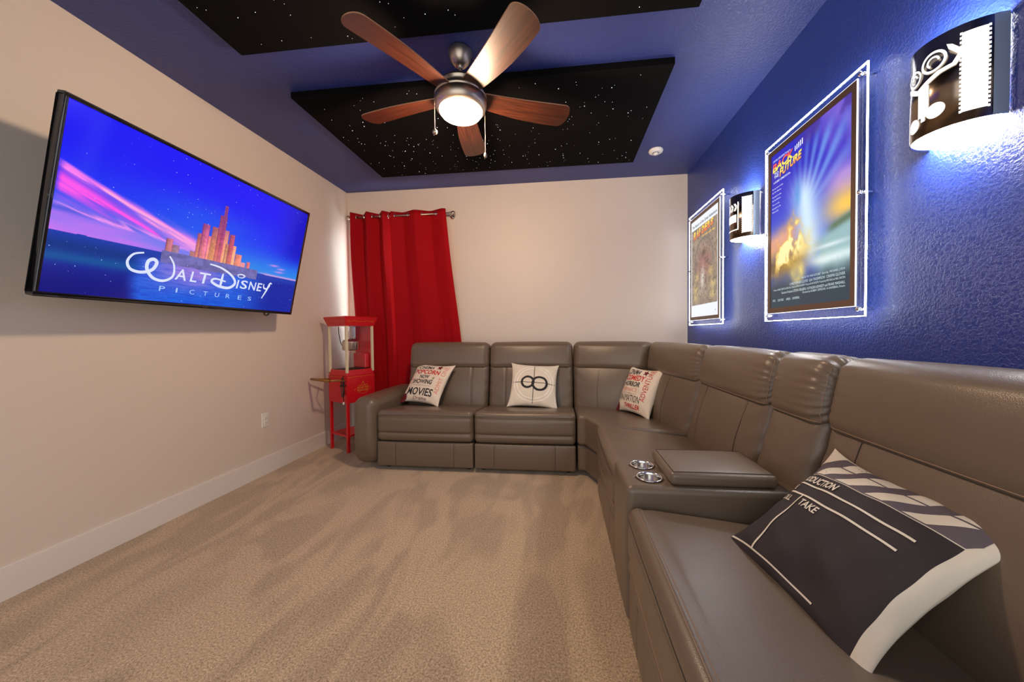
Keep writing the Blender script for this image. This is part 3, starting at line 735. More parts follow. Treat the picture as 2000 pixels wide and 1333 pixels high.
# ------------------------------------------------------------------ wall sconces
M_bronze = mat('dark_bronze_metal', (.26, .20, .15), .2, 1)
M_sside = mat('frosted_side', srgb(150, 165, 185), .35, .4)
def sconce(yc, label, icon):
    t = thing('wall_sconce', label, 'wall lamp', frame((XR, yc, 1.905), (0, -1, 0), (0, 0, 1)), 'half-round sconces on the blue wall')
    Rx, Rz, hh = .115, .125, .145; n = 48
    def pt(a, y, off=0): return ((Rx+off)*math.cos(PI-a), y, (Rz+off)*math.sin(PI-a)+.002)
    V = []; F = []
    for i in range(n+1):
        a = PI*i/n
        for (y, off) in ((-hh, 0), (hh, 0), (hh, -.003), (-hh, -.003)): V.append(pt(a, y, off))
    for i in range(n):
        for k in range(4):
            F.append((4*i+k, 4*i+(k+1) % 4, 4*i+4+(k+1) % 4, 4*i+4+k))
    shade = (V, F)
    # pale end strips next to the wall
    for s in (0, 1):
        V = []; F = []
        for i in range(9):
            a = .02+i/8*.28; a = a if s == 0 else PI-a
            V += [pt(a, -hh, .0015), pt(a, hh, .0015)]
            if i: F.append((2*i-2, 2*i-1, 2*i+1, 2*i))
        MB().add(V, F).build('side_strip', M_sside, t)
    for y in (-hh+.006, hh-.006):
        V = [(0, y, .002)] + [pt(PI*i/n, y, -.004) for i in range(n+1)]
        MB().add(V, [(0, i, i+1) for i in range(1, n+1)]).build('diffuser', M_diff, t)
    MB().add(*box(-.10, .10, -.13, .13, .0005, .003), 0, False).build('back_plate', M_white, t)
    # glowing cut-outs, wrapped on the shade
    q = MB().add(*shade, 1)
    def wrap(vf, m_=0, off=.0018):
        v, fs = refine(vf, .012)
        # flat x (arc length from middle) -> angle
        q.add([pt(PI/2 + x/((Rx+Rz)/2), y, off) for x, y in v], fs, m_, False)
    # perforated film strip on the right half
    wrap(rect2d(.092, .142, -.118, .118))
    for k in range(19):
        y = -.116+k*.0129
        for x in (.088, .142): wrap(rect2d(x, x+.005, y-.0035, y+.0035))
    icon(lambda vf: wrap(([(x+.062, y) for x, y in vf[0]], vf[1])))
    q.build('metal_shade', [M_cut, M_bronze], t, fix=False)
def icon_camera(wrap):
    # old film camera with two reels on a post and two feet
    for (cx, cy, rr_) in ((-.088, .052, .026), (-.030, .072, .032)):
        wrap(ring2d(cx, cy, rr_*.78, rr_, 28)); wrap(ring2d(cx, cy, rr_*.35, rr_*.52, 20, 0, 4.2))
    wrap(([(-.118, .030), (-.112, .016), (-.075, -.006), (-.012, .026), (.020, .032), (.040, .068), (.030, .075), (.012, .042), (-.020, .037), (-.075, .010), (-.104, .030)], [(0, 1, 2, 9, 10), (2, 3, 8, 9), (3, 4, 7, 8), (4, 5, 6, 7)]))
    wrap(([(.000, .105), (.012, .098), (.045, .055), (.032, .050), (.004, .088)], [(0, 1, 2, 3, 4)]))
    wrap(rect2d(-.072, -.040, -.085, .008))
    wrap(ring2d(-.090, -.100, 0, .022, 24)); wrap(ring2d(-.024, -.082, 0, .023, 24)); wrap(rect2d(-.062, -.050, -.10, -.08)); wrap(rect2d(-.05, -.02, -.088, -.072))
def icon_board(wrap):
    # clapper board outline
    for k in range(4): wrap(([(-.120+k*.030, .040), (-.106+k*.030, .040), (-.094+k*.030, .062), (-.108+k*.030, .062)], [(0, 1, 2, 3)]))
    for k in range(4): wrap(([(-.108+k*.030, .066), (-.094+k*.030, .066), (-.106+k*.030, .088), (-.120+k*.030, .088)], [(0, 1, 2, 3)]))
    wrap(rect2d(-.120, -.010, -.038, .014))
    wrap(rect2d(-.001, .006, -.085, .095)); wrap(rect2d(-.120, .006, -.092, -.085))
sconce(1.312, 'half-round metal wall sconce with glowing film camera cut-out, right of the large poster', icon_camera)
sconce(2.615, 'small half-round wall sconce glowing between the two framed posters', icon_board)

# ------------------------------------------------------------------ curtains
RZ = 2.425; RY = D-.095
rod = thing('curtain_rod', 'brushed nickel curtain rod with ball finials on the far wall', 'curtain rod', Matrix.Translation((-1.73, RY, RZ)))
MB().add(*tube([(-.585, 0, 0), (.565, 0, 0)], .0105, 14)).build('rod', M_nickel, rod)
for s, x in ((-1, -.585), (1, .565)):
    MB().add(*sphere((x+s*.024, 0, 0), .024)).add(*tube([(x, 0, 0), (x+s*.008, 0, 0)], .016, 14)).build('finial', M_nickel, rod)
    xb = x-s*.01
    MB().add(*tube([(xb, .006, -.012), (xb, .094, -.012)], .006, 10)).add(*tube([(xb, .086, -.012), (xb, .0945, -.012)], .024, 18)).add(*torus((xb, 0, 0), .0135, .004, 0, 18, 6)).build('bracket', M_nickel, rod)
def curtain(x0t, x1t, x0b, x1b, folds, ph_, label, amp_t, amp_b, seed, hang=0, pinch=None):
    t = thing('curtain', label, 'curtain', Matrix.Translation((0, 0, 0)), 'red grommet curtains at the window')
    n, mz = 170, 46; rnd = random.Random(seed); V = []; F = []
    ztop = RZ+.045
    for j in range(mz+1):
        q_ = j/mz; z = ztop*(1-q_) + .03*q_
        for i in range(n+1):
            s = i/n
            x = (x0t+(x1t-x0t)*s)*(1-q_**1.1) + (x0b+(x1b-x0b)*s)*q_**1.1
            A = amp_t*(1-q_)+amp_b*q_
            phs = 2*PI*folds*s+ph_
            w_ = math.sin(phs)
            w_ = w_*(1.15-.15*w_*w_)
            y = A*w_ + .012*q_*math.sin(3.1*phs+seed)
            x += .012*math.sin(2*phs)*(1-q_*.5)
            kb = min(1, max(0, (q_-.15)/.42)); kb = kb*kb*(3-2*kb)
            V.append((x, RY+.051*kb-y*(1-kb)-max(-.018, min(.018, y))*kb, z))
    for j in range(mz):
        for i in range(n): F.append((j*(n+1)+i, j*(n+1)+i+1, (j+1)*(n+1)+i+1, (j+1)*(n+1)+i))
    o = MB().add(V, F).build('fabric', M_curtain, t, fix=False)
    sl = o.modifiers.new('solid', 'SOLIDIFY'); sl.thickness = .0035; sl.offset = 0
    k = 0
    while True:
        s = (k*PI-ph_)/(2*PI*folds); k += 1
        if s > 1: break
        if s < .01: continue
        x = x0t+(x1t-x0t)*s + .012*math.sin(4*PI*folds*s+2*ph_)
        MB().add(*torus((x, RY, RZ), .0235, .0045, 0, 22, 8)).build('grommet', M_steel, t)
curtain(-2.300, -1.840, -2.300, -1.780, 2.5, .9, 'left red curtain panel, narrow dark folds behind the popcorn machine', .055, .040, 1)
curtain(-1.825, -1.205, -1.790, -.960, 2.0, 2.5, 'right red curtain panel flaring out wide behind the sofa', .034, .026, 2, .0)

# ------------------------------------------------------------------ sectional sofa
sofa = thing('sectional_sofa', 'L-shaped taupe leather reclining sectional sofa along the far and right walls', 'sofa', Matrix.Translation((-.2, 3.3, 0)))
sofa_inv = sofa.matrix_world.inverted()
def S_(mb_, name, m, parent=None, label=None, fix=True):
    """build from world coordinates under the sofa (or one of its parts)"""
    mb_.v = [tuple(sofa_inv @ Vector(p)) for p in mb_.v]
    return mb_.build(name, m, parent or sofa, label, fix)
def gauss(d, w_): return math.exp(-(d/w_)**2)
TIL = math.atan(.09/.36)
def seat_cushion(M, W, wr=0):
    hz = .255
    def df(x, y, z):
        # y: 0 at front; cushion spans y -0.33..0.33 locally
        a = y+.33
        if z > 0: z += -.115*max(0, a-.02)*(z/(hz/2))
        # horizontal seams across the front and piping line along the top front edge
        if y < -.25:
            y += .006*gauss(z-.070, .007) + .007*gauss(z+.050, .008)
            y += .006*gauss(z+.063, .006)
        if z > .05:
            z -= .004*gauss(a-.055, .008)
        z += .004*math.sin(9*x+2*a)*math.sin(7*a+wr)*(1 if z > 0 else 0)*.5
        return (x, y, z)
    q = MB().add(*rbox((W-.006, .66, hz), .036, (44, 30, 18), (.003, .016, .008), 6, df), T=M @ Matrix.Translation((W/2, .325, .372)))
    return q
def footrest(M, W):
    def df(x, y, z):
        if y < 0:
            for sx in (-.3, .3): y += .0045*gauss(x-sx*W, .005)
        return (x, y, z)
    return MB().add(*rbox((W-.006, .06, .205), .014, (70, 2, 6), (0, .008, 0), 4, df), T=M @ Matrix.Translation((W/2, .030, .1375)))
def trimx(W, s0, s1, T):
    """taper both ends so that neighbouring cushions meet on their shared plane"""
    def g(x, y, z):
        p = T @ Vector((x, y, z)); a = p.y-.80
        x0 = s0*a; x1 = W+s1*a
        p.x = x0+(x1-x0)*(p.x/W)
        return p
    return g
def back_cushion(M, W, s0=0, s1=0, seams=(-.3, .3)):
    Tl = Matrix.Translation((W/2, .625, .605)) @ Matrix.Rotation(-TIL, 4, 'X') @ Matrix.Translation((0, .097, .012))
    g = trimx(W, s0, s1, Tl)
    def df(x, y, z):
        if y < 0:
            for sx in seams: y += .0065*gauss(x-sx*W, .006)
            y += .012*math.exp(-((z-.02)/.16)**2)*0
            # soft diagonal creases near the lower corners
            e = W/2-abs(x)
            y += .004*math.exp(-e/.05)*math.sin(60*(z+e*.6))
        return tuple(g(x, y, z))
    return MB().add(*rbox((W-.006, .20, .47), .042, (60, 4, 28), (.0, .034, .0), 6, df), T=M)
def headrest(M, W, s0=0, s1=0, gather=(0, 0)):
    Tl = Matrix.Translation((W/2, .782, .893)) @ Matrix.Rotation(-math.radians(11), 4, 'X')
    g = trimx(W, s0, s1, Tl)
    def df(x, y, z):
        for side, amt in ((-1, gather[0]), (1, gather[1])):
            e = W/2 - side*x
            if amt and e < .20:
                t_ = math.atan2(z, -y)
                k_ = amt*math.exp(-e/.05)*min(1, e/.010)*(.4+.6*abs(math.sin(t_*5.3+1)))
                r_ = .0075*math.sin(t_*27+1.7*math.sin(3*t_+side))*k_
                l = math.hypot(y, z) or 1
                y += r_*y/l; z += r_*z/l
        return tuple(g(x, y, z))
    return MB().add(*rbox((W-.005, .235, .272), .060, (70, 16, 18), (.003, .026, .010), 8, df), T=M)
from mathutils.bvhtree import BVHTree
def seams(mb_, M, paths, rad=.0014, lift=.0004):
    """thin stitched seams laid on the surface: each path = (points, direction, material slot) in the module frame"""
    bv = BVHTree.FromPolygons(mb_.v, mb_.f); R3 = M.to_3x3()
    for pts, d_, mi in paths:
        dw = (R3 @ Vector(d_)).normalized(); out = []
        # dense resampling of the path
        P = []
        for i in range(len(pts)-1):
            a, b_ = Vector(pts[i]), Vector(pts[i+1]); n_ = max(2, int((b_-a).length/.012))
            P += [a.lerp(b_, k/n_) for k in range(n_)]
        P.append(Vector(pts[-1]))
        for p in P:
            h_ = bv.ray_cast(M @ p, dw, 1.2)
            if h_[0] is not None: out.append(h_[0]-dw*lift)
        if len(out) > 2: mb_.add(*tube(out, rad, 5), mi)
    return mb_
SEAMY = (0, 1, 0)
def head_seam(W, L_=1, R_=1):
    e = .020; o_ = [([(e, 0, .800), (W-e, 0, .800)], SEAMY, 1), ([(e, 0, .808), (W-e, 0, .808)], SEAMY, 2)]
    for s_, on in ((0, L_), (1, R_)):
        x = e if s_ == 0 else W-e
        if on: o_.append(([(x, 0, .80), (x, 0, .90), (x, 0, 1.0)], SEAMY, 2))
    return o_
def module(M, W, gather=(.6, .6), wr=0):
    LS = [M_leather, M_seam, M_stitch]
    q = seat_cushion(M, W, wr); e = .03
    fr = [([(e, -.5, .462), (W/2, -.5, .468), (W-e, -.5, .462)], SEAMY, 1), ([(e, -.5, .325), (W-e, -.5, .325)], SEAMY, 1), ([(e, -.5, .310), (W-e, -.5, .310)], SEAMY, 2)]
    tp = [([(e, .022, 1), (W-e, .022, 1)], (0, 0, -1), 2), ([(e, .036, 1), (W-e, .036, 1)], (0, 0, -1), 2)] if M.to_euler().z else [([(e, .05, 1), (W-e, .05, 1)], (0, 0, -1), 1)]
    S_(seams(q, M, fr+tp), 'seat_cushion', LS)
    q = footrest(M, W); S_(seams(q, M, [([(W/2+k*.3*W, -.5, .05), (W/2+k*.3*W, -.5, .23)], SEAMY, 1) for k in (-1, 1)]), 'footrest', LS)
    q = back_cushion(M, W); S_(seams(q, M, [([(W/2+k*.3*W, 0, .40), (W/2+k*(.3*W-.008), 0, .60), (W/2+k*.3*W, 0, .80)], SEAMY, 1) for k in (-1, 1)]), 'back_cushion', LS)
    q = headrest(M, W, gather=gather); S_(seams(q, M, head_seam(W)), 'headrest', LS)
    q = MB().add(*rbox((W-.03, .80, .33), .02, (2, 2, 2), k=3), T=M @ Matrix.Translation((W/2, .48, .205)))
    q.add(*rbox((W-.012, .12, .86), .03, (2, 2, 2), k=4), T=M @ Matrix.Translation((W/2, .865, .48)))
    S_(q, 'frame', M_leather)
    for x in (.06, W-.06):
        for y in (.10, .84): S_(MB().add(*lathe([(.001, 0), (.02, 0), (.022, .045), (.001, .045)], 14), T=M @ Matrix.Translation((x, y, 0))), 'foot', M_dark)
Mfar = lambda x: Matrix.Translation((x, 2.80, 0))
Mright = lambda y: Matrix.Translation((.245, y, 0)) @ Matrix.Rotation(-PI/2, 4, 'Z')
module(Mfar(-1.535), .825, (.5, .4), 0)
module(Mfar(-.706), .82, (.4, .5), 2)
module(Mright(2.475), .80, (.3, 1.0), 1)
module(Mright(1.34), .80, (.4, .4), 3)
def armrest(M, W):
    # rounded slab: flat top bulging, front face curving inwards at the bottom
    q = MB().add(*rbox((W, .90, .56), .075, (6, 24, 12), (.006, .010, .008), 8, lambda x, y, z: (x, y+(.03*max(0, -z-.12)/.16 if y < -.3 else 0), z)), T=M @ Matrix.Translation((W/2, .430, .32)))
    return q
S_(armrest(Mfar(-1.745), .208), 'armrest', M_leather)
S_(armrest(Mright(.537), .208), 'armrest', M_leather)
# console between the two seats of the right run
CW = .327; Mc = Mright(1.668)
def hard(mb_, cutters):
    a = mb_.build('tmp', M_leather); cs = []
    for cvf in cutters:
        c_ = MB().add(*cvf[:2], T=cvf[2]).build('tmpc', M_leather); cs.append(c_)
        b = a.modifiers.new('b', 'BOOLEAN'); b.operation = 'DIFFERENCE'; b.object = c_; b.solver = 'EXACT'
    dg = bpy.context.evaluated_depsgraph_get(); me = bpy.data.meshes.new_from_object(a.evaluated_get(dg))
    for c_ in cs: bpy.data.objects.remove(c_)
    bpy.data.objects.remove(a)
    return me
q = MB().add(*rbox((CW-.010, .70, .52), .026, (4, 12, 8), (.0, .010, .003), 6), T=Mc @ Matrix.Translation((CW/2, .345, .2975)))
cyl = lathe([(.0001, .48), (.0435, .48), (.0435, .62), (.0001, .62)], 40)
cups = [Mc @ Vector((.098, .098, 0)), Mc @ Vector((.228, .098, 0))]
me = hard(q, [(cyl[0], cyl[1], Matrix.Translation(p)) for p in cups])
me.transform(sofa_inv); me.name = 'console_box'
cb = bpy.data.objects.new('console_box', me); C.objects.link(cb); cb.parent = sofa
for p in cups:
    zt = .5610
    q = MB().add(*lathe([(.0430, zt-.001), (.0500, zt-.001), (.0515, zt+.001), (.0500, zt+.0035), (.0450, zt+.0040), (.0425, zt+.0015), (.0415, zt-.008), (.0400, .487), (.036, .483), (.0001, .483)], 48), T=Matrix.Translation(p))
    S_(q, 'cup_holder', M_steel, cb, 'polished steel cup holder ring')
q = MB().add(*rbox((CW-.045, .375, .048), .017, (14, 18, 2), (.004, .004, .006), 5), T=Mc @ Matrix.Translation((CW/2, .345, .585)))
lid = q
q = MB()
for xx in (.0235, CW-.0235):
    q.add(*tube([Mc @ Vector((xx, .18+.33*k/10, .5955)) for k in range(11)], .0016, 5))
lid.add(q.v, q.f, 1)
seams(lid, Mc, [([(.036, .17, .9), (CW-.036, .17, .9), (CW-.036, .52, .9), (.036, .52, .9), (.036, .17, .9)], (0, 0, -1), 1)], .0016)
S_(lid, 'console_lid', [M_leather, M_seam], cb)
S_(back_cushion(Mc, CW, 0, 0, ()), 'back_cushion', M_leather)
S_(seams(headrest(Mc, CW, gather=(.5, 1.3)), Mc, head_seam(CW)), 'headrest', [M_leather, M_seam, M_stitch])
S_(MB().add(*rbox((CW-.02, .12, .86), .03, (2, 2, 2), k=4), T=Mc @ Matrix.Translation((CW/2, .875, .48))), 'frame', M_leather)
# corner wedge
P0, P1, P2 = Vector((.120, 3.600, 0)), Vector((.880, 3.400, 0)), Vector((1.045, 2.478, 0))
def wedge_frame(A, B):
    x = (B-A).normalized(); y = Vector((-x.y, x.x, 0)); return frame(A-y*.80, x, y), (B-A).length
MA, LA = wedge_frame(P0, P1); MBm, LB = wedge_frame(P1, P2)
LS = [M_leather, M_seam, M_stitch]
S_(seams(back_cushion(MA, LA, -.258, .66, ()), MA, [([(.28, 0, .42), (.27, 0, .6), (.28, 0, .79)], SEAMY, 1)]), 'back_cushion', LS); S_(seams(headrest(MA, LA, -.258, .66, (.4, 0)), MA, [([(.06, 0, .8), (LA-.1, 0, .8)], SEAMY, 1)]), 'headrest', LS)
S_(seams(back_cushion(MBm, LB, -.66, .17, ()), MBm, [([(.56, 0, .42), (.55, 0, .6), (.56, 0, .79)], SEAMY, 1)]), 'back_cushion', LS); S_(seams(headrest(MBm, LB, -.66, .17, (0, .8)), MBm, [([(.12, 0, .8), (LB-.03, 0, .8)], SEAMY, 1), ([(LB-.03, 0, .80), (LB-.03, 0, 1.0)], SEAMY, 1)]), 'headrest', LS)
poly = [(.122, 2.795), (.175, 2.78), (.245, 2.60), (.262, 2.482), (1.00, 2.482), (.92, 3.36), (.78, 3.46), (.122, 3.56)]
V, F = prism(poly, .25, .488)
V = [(x, y, z-(.10*max(0, (x-.2)*.7+(y-2.8)*.7) if z > .4 else 0)) for x, y, z in V]
o = S_(MB().add(V, F, 0, False), 'seat_cushion', M_leather); add_bevel(o, .045, 6)
V, F = prism([(.124, 2.82), (.18, 2.81), (.262, 2.61), (.275, 2.484), (1.2, 2.484), (1.2, 3.75), (.124, 3.75)], .04, .245)
o = S_(MB().add(V, F, 0, False), 'frame', M_leather); add_bevel(o, .02, 4)
# fill behind the corner backs
V, F = prism([(.125, 3.70), (.95, 3.55), (1.14, 2.485), (1.24, 2.485), (1.24, 3.75), (.125, 3.75)], .05, .94)
o = S_(MB().add(V, F, 0, False), 'frame', M_leather); add_bevel(o, .03, 4)
# ------------------------------------------------------------------ throw pillows
def rot_e(e):
    return Matrix.Rotation(e[2], 4, 'Z') @ Matrix.Rotation(e[1], 4, 'Y') @ Matrix.Rotation(e[0], 4, 'X')
def pillow(center, e, W, Th, label, mats, decals, dents=(), group='printed throw pillows on the sofa', body=None, pin=.085, ex=.46):
    """decals: list of (polygons in [-1,1]^2, material index). Front faces local -Y."""
    T = Matrix.Translation(center) @ rot_e(e)
    t = thing('throw_pillow', label, 'pillow', T, group)
    h = W/2
    def surf(a, b_, side, off=0):
        a_ = max(-1, min(1, a)); c_ = max(-1, min(1, b_))
        x = h*a*(1-pin*(1-b_*b_)*abs(a)**3)
        z = h*b_*(1-pin*(1-a*a)*abs(b_)**3)
        ear = 1+.055*(abs(a_)*abs(c_))**5; x *= ear; z *= ear
        k = (max(0, 1-a_**2)*max(0, 1-c_**2))
        y = Th*(k**ex)
        for (da, db, rd, dp) in dents:
            if side < 0: y -= dp*math.exp(-((a-da)**2+(b_-db)**2)/rd**2)*min(1, k*4)
        # puckers along the edge
        y += .0035*math.sin(11*a+5*b_)*math.sin(9*b_-3*a)*min(1, k*6)
        return (x, side*(y+off), z)
    n = 56; q = MB()
    A_ = [math.sin(PI/2*(2*i/n-1)) for i in range(n+1)]; B_ = list(A_)
    if body:
        for L__, val in ((A_, body[0]), (B_, body[1])):
            k_ = min(range(n+1), key=lambda i: abs(L__[i]-val)); L__[k_] = val
    for side in (-1, 1):
        V = [surf(a, b_, side) for a in A_ for b_ in B_]; F = []; G = []
        for i in range(n):
            for j in range(n):
                f_ = (i*(n+1)+j, (i+1)*(n+1)+j, (i+1)*(n+1)+j+1, i*(n+1)+j+1)
                if side > 0: f_ = f_[::-1]
                (G if body and A_[i+1] <= body[0]+1e-6 and B_[j+1] <= body[1]+1e-6 else F).append(f_)
        o0 = len(q.v); q.add(V, F, 0)
        if G: q.add(V, G, 1)
    for lay, (vf, mi) in enumerate(decals):
        v, fs = refine(vf, .07)
        q.add([surf(a, b_, -1, .0006+.00012*lay) for a, b_ in v], fs, mi, True)
    q.build('cover', mats, t, fix=False)
    return t
M_canvas = mat('cream_canvas', srgb(236, 222, 200), .85, bump=(700, .2, .001))
M_ivory = mat('ivory_cloth', srgb(226, 216, 196), .85, bump=(700, .2, .001))
M_ired = mat('red_print', srgb(200, 42, 34), .8); M_iblk = mat('black_print', srgb(40, 36, 38), .8)
M_imar = mat('maroon_print', srgb(110, 16, 28), .8); M_ipink = mat('salmon_print', srgb(226, 140, 118), .8); M_ioliv = mat('olive_print', srgb(160, 160, 110), .8)
M_icream = mat('cream_ring_print', srgb(250, 244, 230), .8)
def bar(x0, y0, x1, y1, w_):
    d = Vector((x1-x0, y1-y0)).normalized(); n_ = Vector((-d.y, d.x))*w_/2
    return [(x0+n_.x, y0+n_.y), (x0-n_.x, y0-n_.y), (x1-n_.x, y1-n_.y), (x1+n_.x, y1+n_.y)], [(0, 1, 2, 3)]
def dots(x0, x1, y, n_, r_=.012): return [ring2d(x0+(x1-x0)*k/(n_-1), y, 0, r_, 8) for k in range(n_)]
def vtext(s, x0, x1, y0, y1, bold=0):
    v, fs = text2d(s, y0, y1, 0, 1, 0, bold)
    return [(x1-(x1-x0)*b_, a) for a, b_ in v], fs
mats_t = [M_canvas, M_ired, M_iblk, M_imar, M_ipink, M_ioliv]
d1 = [(text2d('CINEMA', -.72, .18, .64, .82, .1, .02), 2), (text2d('POPCORN', -.80, .58, .34, .58, 0, .03), 1), (text2d('NOW', -.36, .16, .10, .29, 0, .03), 2), (text2d('SHOWING', -.68, .42, -.16, .06, 0, .03), 2),
      (text2d('MOVIES', -.74, .62, -.72, -.36, 0, .02), 2), (vtext('ADMIT ONE', .66, .88, -.55, .85, .0), 4), (star2d(.44, .78, .17, .2), 3), (star2d(.38, .16, .10), 5),
      (text2d('Drama', -.30, .40, -.92, -.78, .2, 0), 3), (rect2d(-.96, -.70, .0, .05), 4), (text2d('ACT', -.92, -.70, .08, .26), 4), (text2d('ONE', -.92, -.72, -.2, -.06), 4),
      (ring2d(-.86, -.86, 0, .20, 24), 3)] + [(d_, 2) for d_ in dots(-.62, .40, -.25, 22)] + [(d_, 2) for d_ in dots(-.74, .18, .61, 22, .009)]
pillow((-1.284, 3.318, .650), (-.658+.0, .035, -.30), .43, .062, 'cream throw pillow printed POPCORN and MOVIES, leftmost on the sofa', mats_t, d1)
d2 = [(ring2d(0, 0, .70, .735, 48), 2), (ring2d(0, 0, .83, .865, 48), 2), (bar(0, -.93, 0, .93, .025), 1), (bar(-.93, .02, .93, -.02, .025), 1), (ring2d(-.255, .02, .20, .295, 40), 1), (ring2d(.255, -.03, .25, .35, 40), 1)]
pillow((-.254, 3.285, .645), (-.62, .055, .03), .435, .062, 'cream throw pillow with a sideways 8 and crosshair rings, on the second seat', [M_ivory, M_iblk, M_icream], d2, dents=((.95, -.8, .3, .01),), pin=.06)
d3 = [(text2d('CINEMA', -.78, .02, .62, .90, .2, .03), 2), (text2d('COMEDY', -.78, .42, .34, .60, .1, .03), 1), (text2d('HORROR', -.74, .30, .08, .30, 0, .03), 2), (text2d('ROMANCE', -.72, .22, -.14, .02, 0, 0), 4),
      (text2d('ANIMATION', -.80, .50, -.56, -.28, 0, .0), 2), (text2d('THRILLER', -.38, .56, -.84, -.64, 0, .03), 1), (vtext('ADVENTURE', .50, .74, -.45, .92, 0), 1), (star2d(.32, .76, .17, .2), 3), (ring2d(-.88, -.84, 0, .18, 24), 3), (rect2d(-.98, -.92, -.3, .35), 4)] + [(d_, 2) for d_ in dots(-.72, .24, -.22, 20)]
pillow((.660, 3.110, .628), (-.411, -.006, -1.10), .41, .070, 'cream throw pillow printed COMEDY and HORROR, in the corner of the sofa', mats_t, d3)
M_char = mat('charcoal_cloth', srgb(48, 40, 42), .8, bump=(800, .2, .001)); M_slate = mat('slate_print', srgb(98, 88, 94), .8)
d4 = []
# sheet of the slate: charcoal body, slate clapper band on top, cream margin on the right
d4 += [(([(-.97, .53), (.84, .53), (.90, .62), (.88, .97), (-.97, .97)], [(0, 1, 2, 3, 4)]), 2)]
def par(x0, x1, y0, y1, sk): return [(x0, y0), (x1, y0), (x1+sk, y1), (x0+sk, y1)], [(0, 1, 2, 3)]
for k in range(4):
    x0 = -.80+k*.40
    d4.append((([(x0-.08, .545), (x0+.13, .545), (x0+.37, .775), (x0+.16, .775)], [(0, 1, 2, 3)]), 3))
    d4.append((([(x0+.175, .795), (x0+.385, .795), (x0+.45, .965), (x0+.24, .965)], [(0, 1, 2, 3)]), 3))
d4 += [(([(-.99, .70), (-.86, .80), (-.72, .985), (-.985, .985)], [(0, 1, 2, 3)]), 3)]
d4 += [(rect2d(-.90, .62, .30, .325), 3), (rect2d(-.95, .58, .12, .145), 3), (rect2d(-.965, .38, -.865, -.84), 3), (rect2d(-.56, -.535, -.85, .12), 3),
       (text2d('PRODUCTION', -.97, -.30, .36, .47, 0, .03), 3), (text2d('TAKE', -.48, -.22, -.02, .08, 0, .02), 3), (text2d('ROLL', -.95, -.70, -.02, .07, 0, .02), 3), (text2d('SCENE', -.97, -.80, .17, .26, 0, .02), 3)]
pillow((.722, .992, .594), (-.882, .024, -1.449), .455, .062, 'charcoal and cream throw pillow printed as a film slate, nearest the camera', [M_ivory, M_char, M_slate, M_ivory], d4, dents=((.15, -.72, .20, .020), (-.1, -.35, .3, .006)), body=(.84, .52), pin=.11, ex=.62)

# ------------------------------------------------------------------ popcorn cart
cx = Vector((.9057, -.4239, 0)); cy = Vector((.4239, .9057, 0))
PCM = frame((-2.02, 3.165, 0) + Vector((0, 0, 0)) if False else Vector((-2.02, 3.165, 0)) - cx*.145 + cy*.145, cx, cy)
pc = thing('popcorn_machine', 'red popcorn cart with glass cabinet and cream posts in the left corner', 'popcorn machine', PCM)
h = .150
# flared tray band above the cabinet and roof
def frustum(h0, h1, z0, z1, T=None): return [(-h0, -h0, z0), (h0, -h0, z0), (h0, h0, z0), (-h0, h0, z0), (-h1, -h1, z1), (h1, -h1, z1), (h1, h1, z1), (-h1, h1, z1)], [(3, 2, 1, 0), (4, 5, 6, 7), (0, 1, 5, 4), (1, 2, 6, 5), (2, 3, 7, 6), (3, 0, 4, 7)]
add_bevel(MB().add(*frustum(h-.004, h-.010, .735, .790), 0, False).build('tray_band', M_red, pc), .003, 2)
for sx in (-1, 1):
    for sy in (-1, 1):
        MB().add(*box(sx*(h-.012)-.010, sx*(h-.012)+.010, sy*(h-.012)-.010, sy*(h-.012)+.010, .765, 1.216), 0, False).build('post', M_cream, pc)
g_ = h-.014
for (a, vf) in enumerate((box(-g_+.010, g_-.010, -g_-.002, -g_+.001, .785, 1.216), box(g_-.001, g_+.002, -g_+.010, g_-.010, .785, 1.216), box(-g_-.002, -g_+.001, -g_+.010, g_-.010, .785, 1.216))):
    MB().add(*vf, 0, False).build('glass_pane', M_clear, pc)
MB().add(*box(-g_+.01, g_-.01, g_-.004, g_, .785, 1.216), 0, False).build('rear_panel', M_red, pc)
MB().add(*box(-h+.02, h-.02, -h+.02, h-.02, .786, .790), 0, False).build('tray', M_steel, pc)
MB().add(*rbox((.20, .05, .15), .015, (2, 2, 2), k=4)).build('popcorn_bin', M_red, pc).location = (.01, .10, .868)
kt = MB().add(*lathe([(.001, .975), (.076, .975), (.084, .984), (.084, 1.055), (.087, 1.060), (.078, 1.062), (.070, 1.078), (.02, 1.090), (.001, 1.091)], 36)).build('kettle', M_steel, pc)
MB().add(*tube([(0, 0, 1.08), (0, 0, 1.216)], .016, 14)).add(*box(-.045, .045, -.02, .02, 1.10, 1.216), 0, False).build('kettle_arm', M_steel, kt)
MB().add(*tube([(-.06, -.02, 1.05), (-.085, -.03, .99), (-.10, -.05, 1.05), (-.11, -.06, 1.14), (-.115, -.06, 1.212)], .004, 6)).build('kettle_wire', M_dark, kt)
# legs, lower shelf
for sx in (-1, 1):
    for sy in (-1, 1):
        MB().add(*box(sx*(h-.014)-.012, sx*(h-.014)+.012, sy*(h-.014)-.012, sy*(h-.014)+.012, 0, .476), 0, False).build('leg', M_red, pc)
MB().add(*box(-h+.005, h-.005, -h+.005, h-.005, .150, .166), 0, False).build('shelf', M_red, pc)
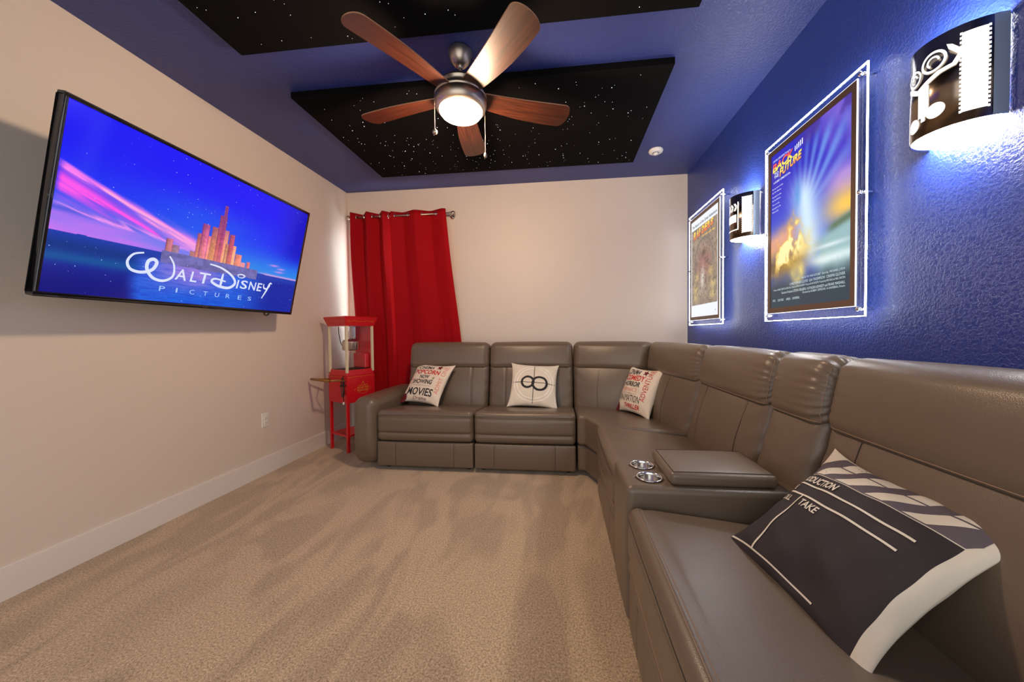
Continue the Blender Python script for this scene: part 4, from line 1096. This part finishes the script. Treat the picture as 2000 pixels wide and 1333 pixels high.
# gold rims and the round gold emblem with a crown and scrolls
q = MB()
def on_right(vf): return [(h+.0012, x, y) for x, y in vf[0]], vf[1]
def on_left(vf): return [(x, -h-.0012, y) for x, y in vf[0]], vf[1]
for side in (on_right, on_left):
    q.add(*side(rect2d(-h+.015, h-.015, .722, .725)), 0, False)
cxx, cyy = .02, .600
q.add(*on_right(text2d('OLD FASHIONED', cxx-.050, cxx+.050, cyy+.028, cyy+.040, 0, .02)), 0, False)
q.add(*on_right(text2d('MOVIE TIME', cxx-.062, cxx+.062, cyy+.002, cyy+.022, 0, .03)), 0, False)
q.add(*on_right(text2d('POPCORN', cxx-.058, cxx+.058, cyy-.026, cyy-.004, 0, .03)), 0, False)
q.add(*on_right(ring2d(cxx, cyy+.045, .012, .016, 20, 0, PI)), 0, False); q.add(*on_right(star2d(cxx, cyy+.066, .010)), 0, False)
q.add(*on_right(ring2d(cxx, cyy+.02, .068, .071, 24, PI*1.15, PI*1.85)), 0, False)
for s in (-1, 1): q.add(*on_right(ring2d(cxx+s*.082, cyy-.004, .008, .011, 16, 0, 4.5)), 0, False)
q.add(*box(-h, h, -h, h, .475, .735), 1, False)
add_bevel(q.build('cabinet', [M_gold, M_red], pc, fix=False), .004, 2, 1.2)
q = MB(); sl = (.178-.150)/.085
def roofside(vf, ax):
    o_ = []
    for x, y in vf[0]:
        d_ = .150+(y-1.215)*sl+.0012
        o_.append((d_, x, y) if ax else (x, -d_, y))
    return o_, vf[1]
for ax in (0, 1):
    for s in (-1, 1):
        q.add(*roofside(bar(s*.03, 1.256, s*.075, 1.268, .003), ax), 0, False); q.add(*roofside(bar(s*.075, 1.268, s*.125, 1.250, .003), ax), 0, False)
        q.add(*roofside(ring2d(s*.13, 1.262, .008, .011, 14), ax), 0, False)
    for x in (-.012, 0, .012): q.add(*roofside(ring2d(x, 1.258, 0, .004, 10), ax), 0, False)
q.add(*frustum(.150, .178, 1.215, 1.300), 1, False).add(*frustum(.178, .165, 1.300, 1.308), 1, False)
q.build('roof', [M_gold, M_red], pc, fix=False)
# push handle leaning out towards the wall
q = MB()
for s in (-.125, .125): q.add(*tube([(s, -h+.002, .690), (s, -h-.06, .700), (s, -h-.17, .712)], .009, 10))
q.add(*tube([(-.145, -h-.17, .712), (.145, -h-.17, .712)], .012, 12)); q.add(*tube([(-.125, -h-.06, .700), (.0, -h-.115, .700), (.125, -h-.06, .700)], .006, 8))
q.build('push_handle', M_handle, pc)
q = MB(); pts = []
for k in range(70):
    a = k/69*7*PI; pts.append((.115+.017*math.cos(a), -h-.018-.008*math.sin(a*.5), .640+.080*math.sin(a)-.0004*k))
q.add(*tube([(.10, -h-.004, .74), (.11, -h-.014, .73)]+pts+[(.118, -h-.016, .55), (.115, -h-.014, .49)], .0035, 6))
q.add(*torus((.115, -h-.018, .645), .026, .006, 2, 18, 6))
pcord = q.build('power_cord', M_dark, pc)
MB().add(*rbox((.016, .012, .028), .004, (1, 1, 1), k=2)).build('plug', M_white, pcord).location = (.115, -h-.014, .478)
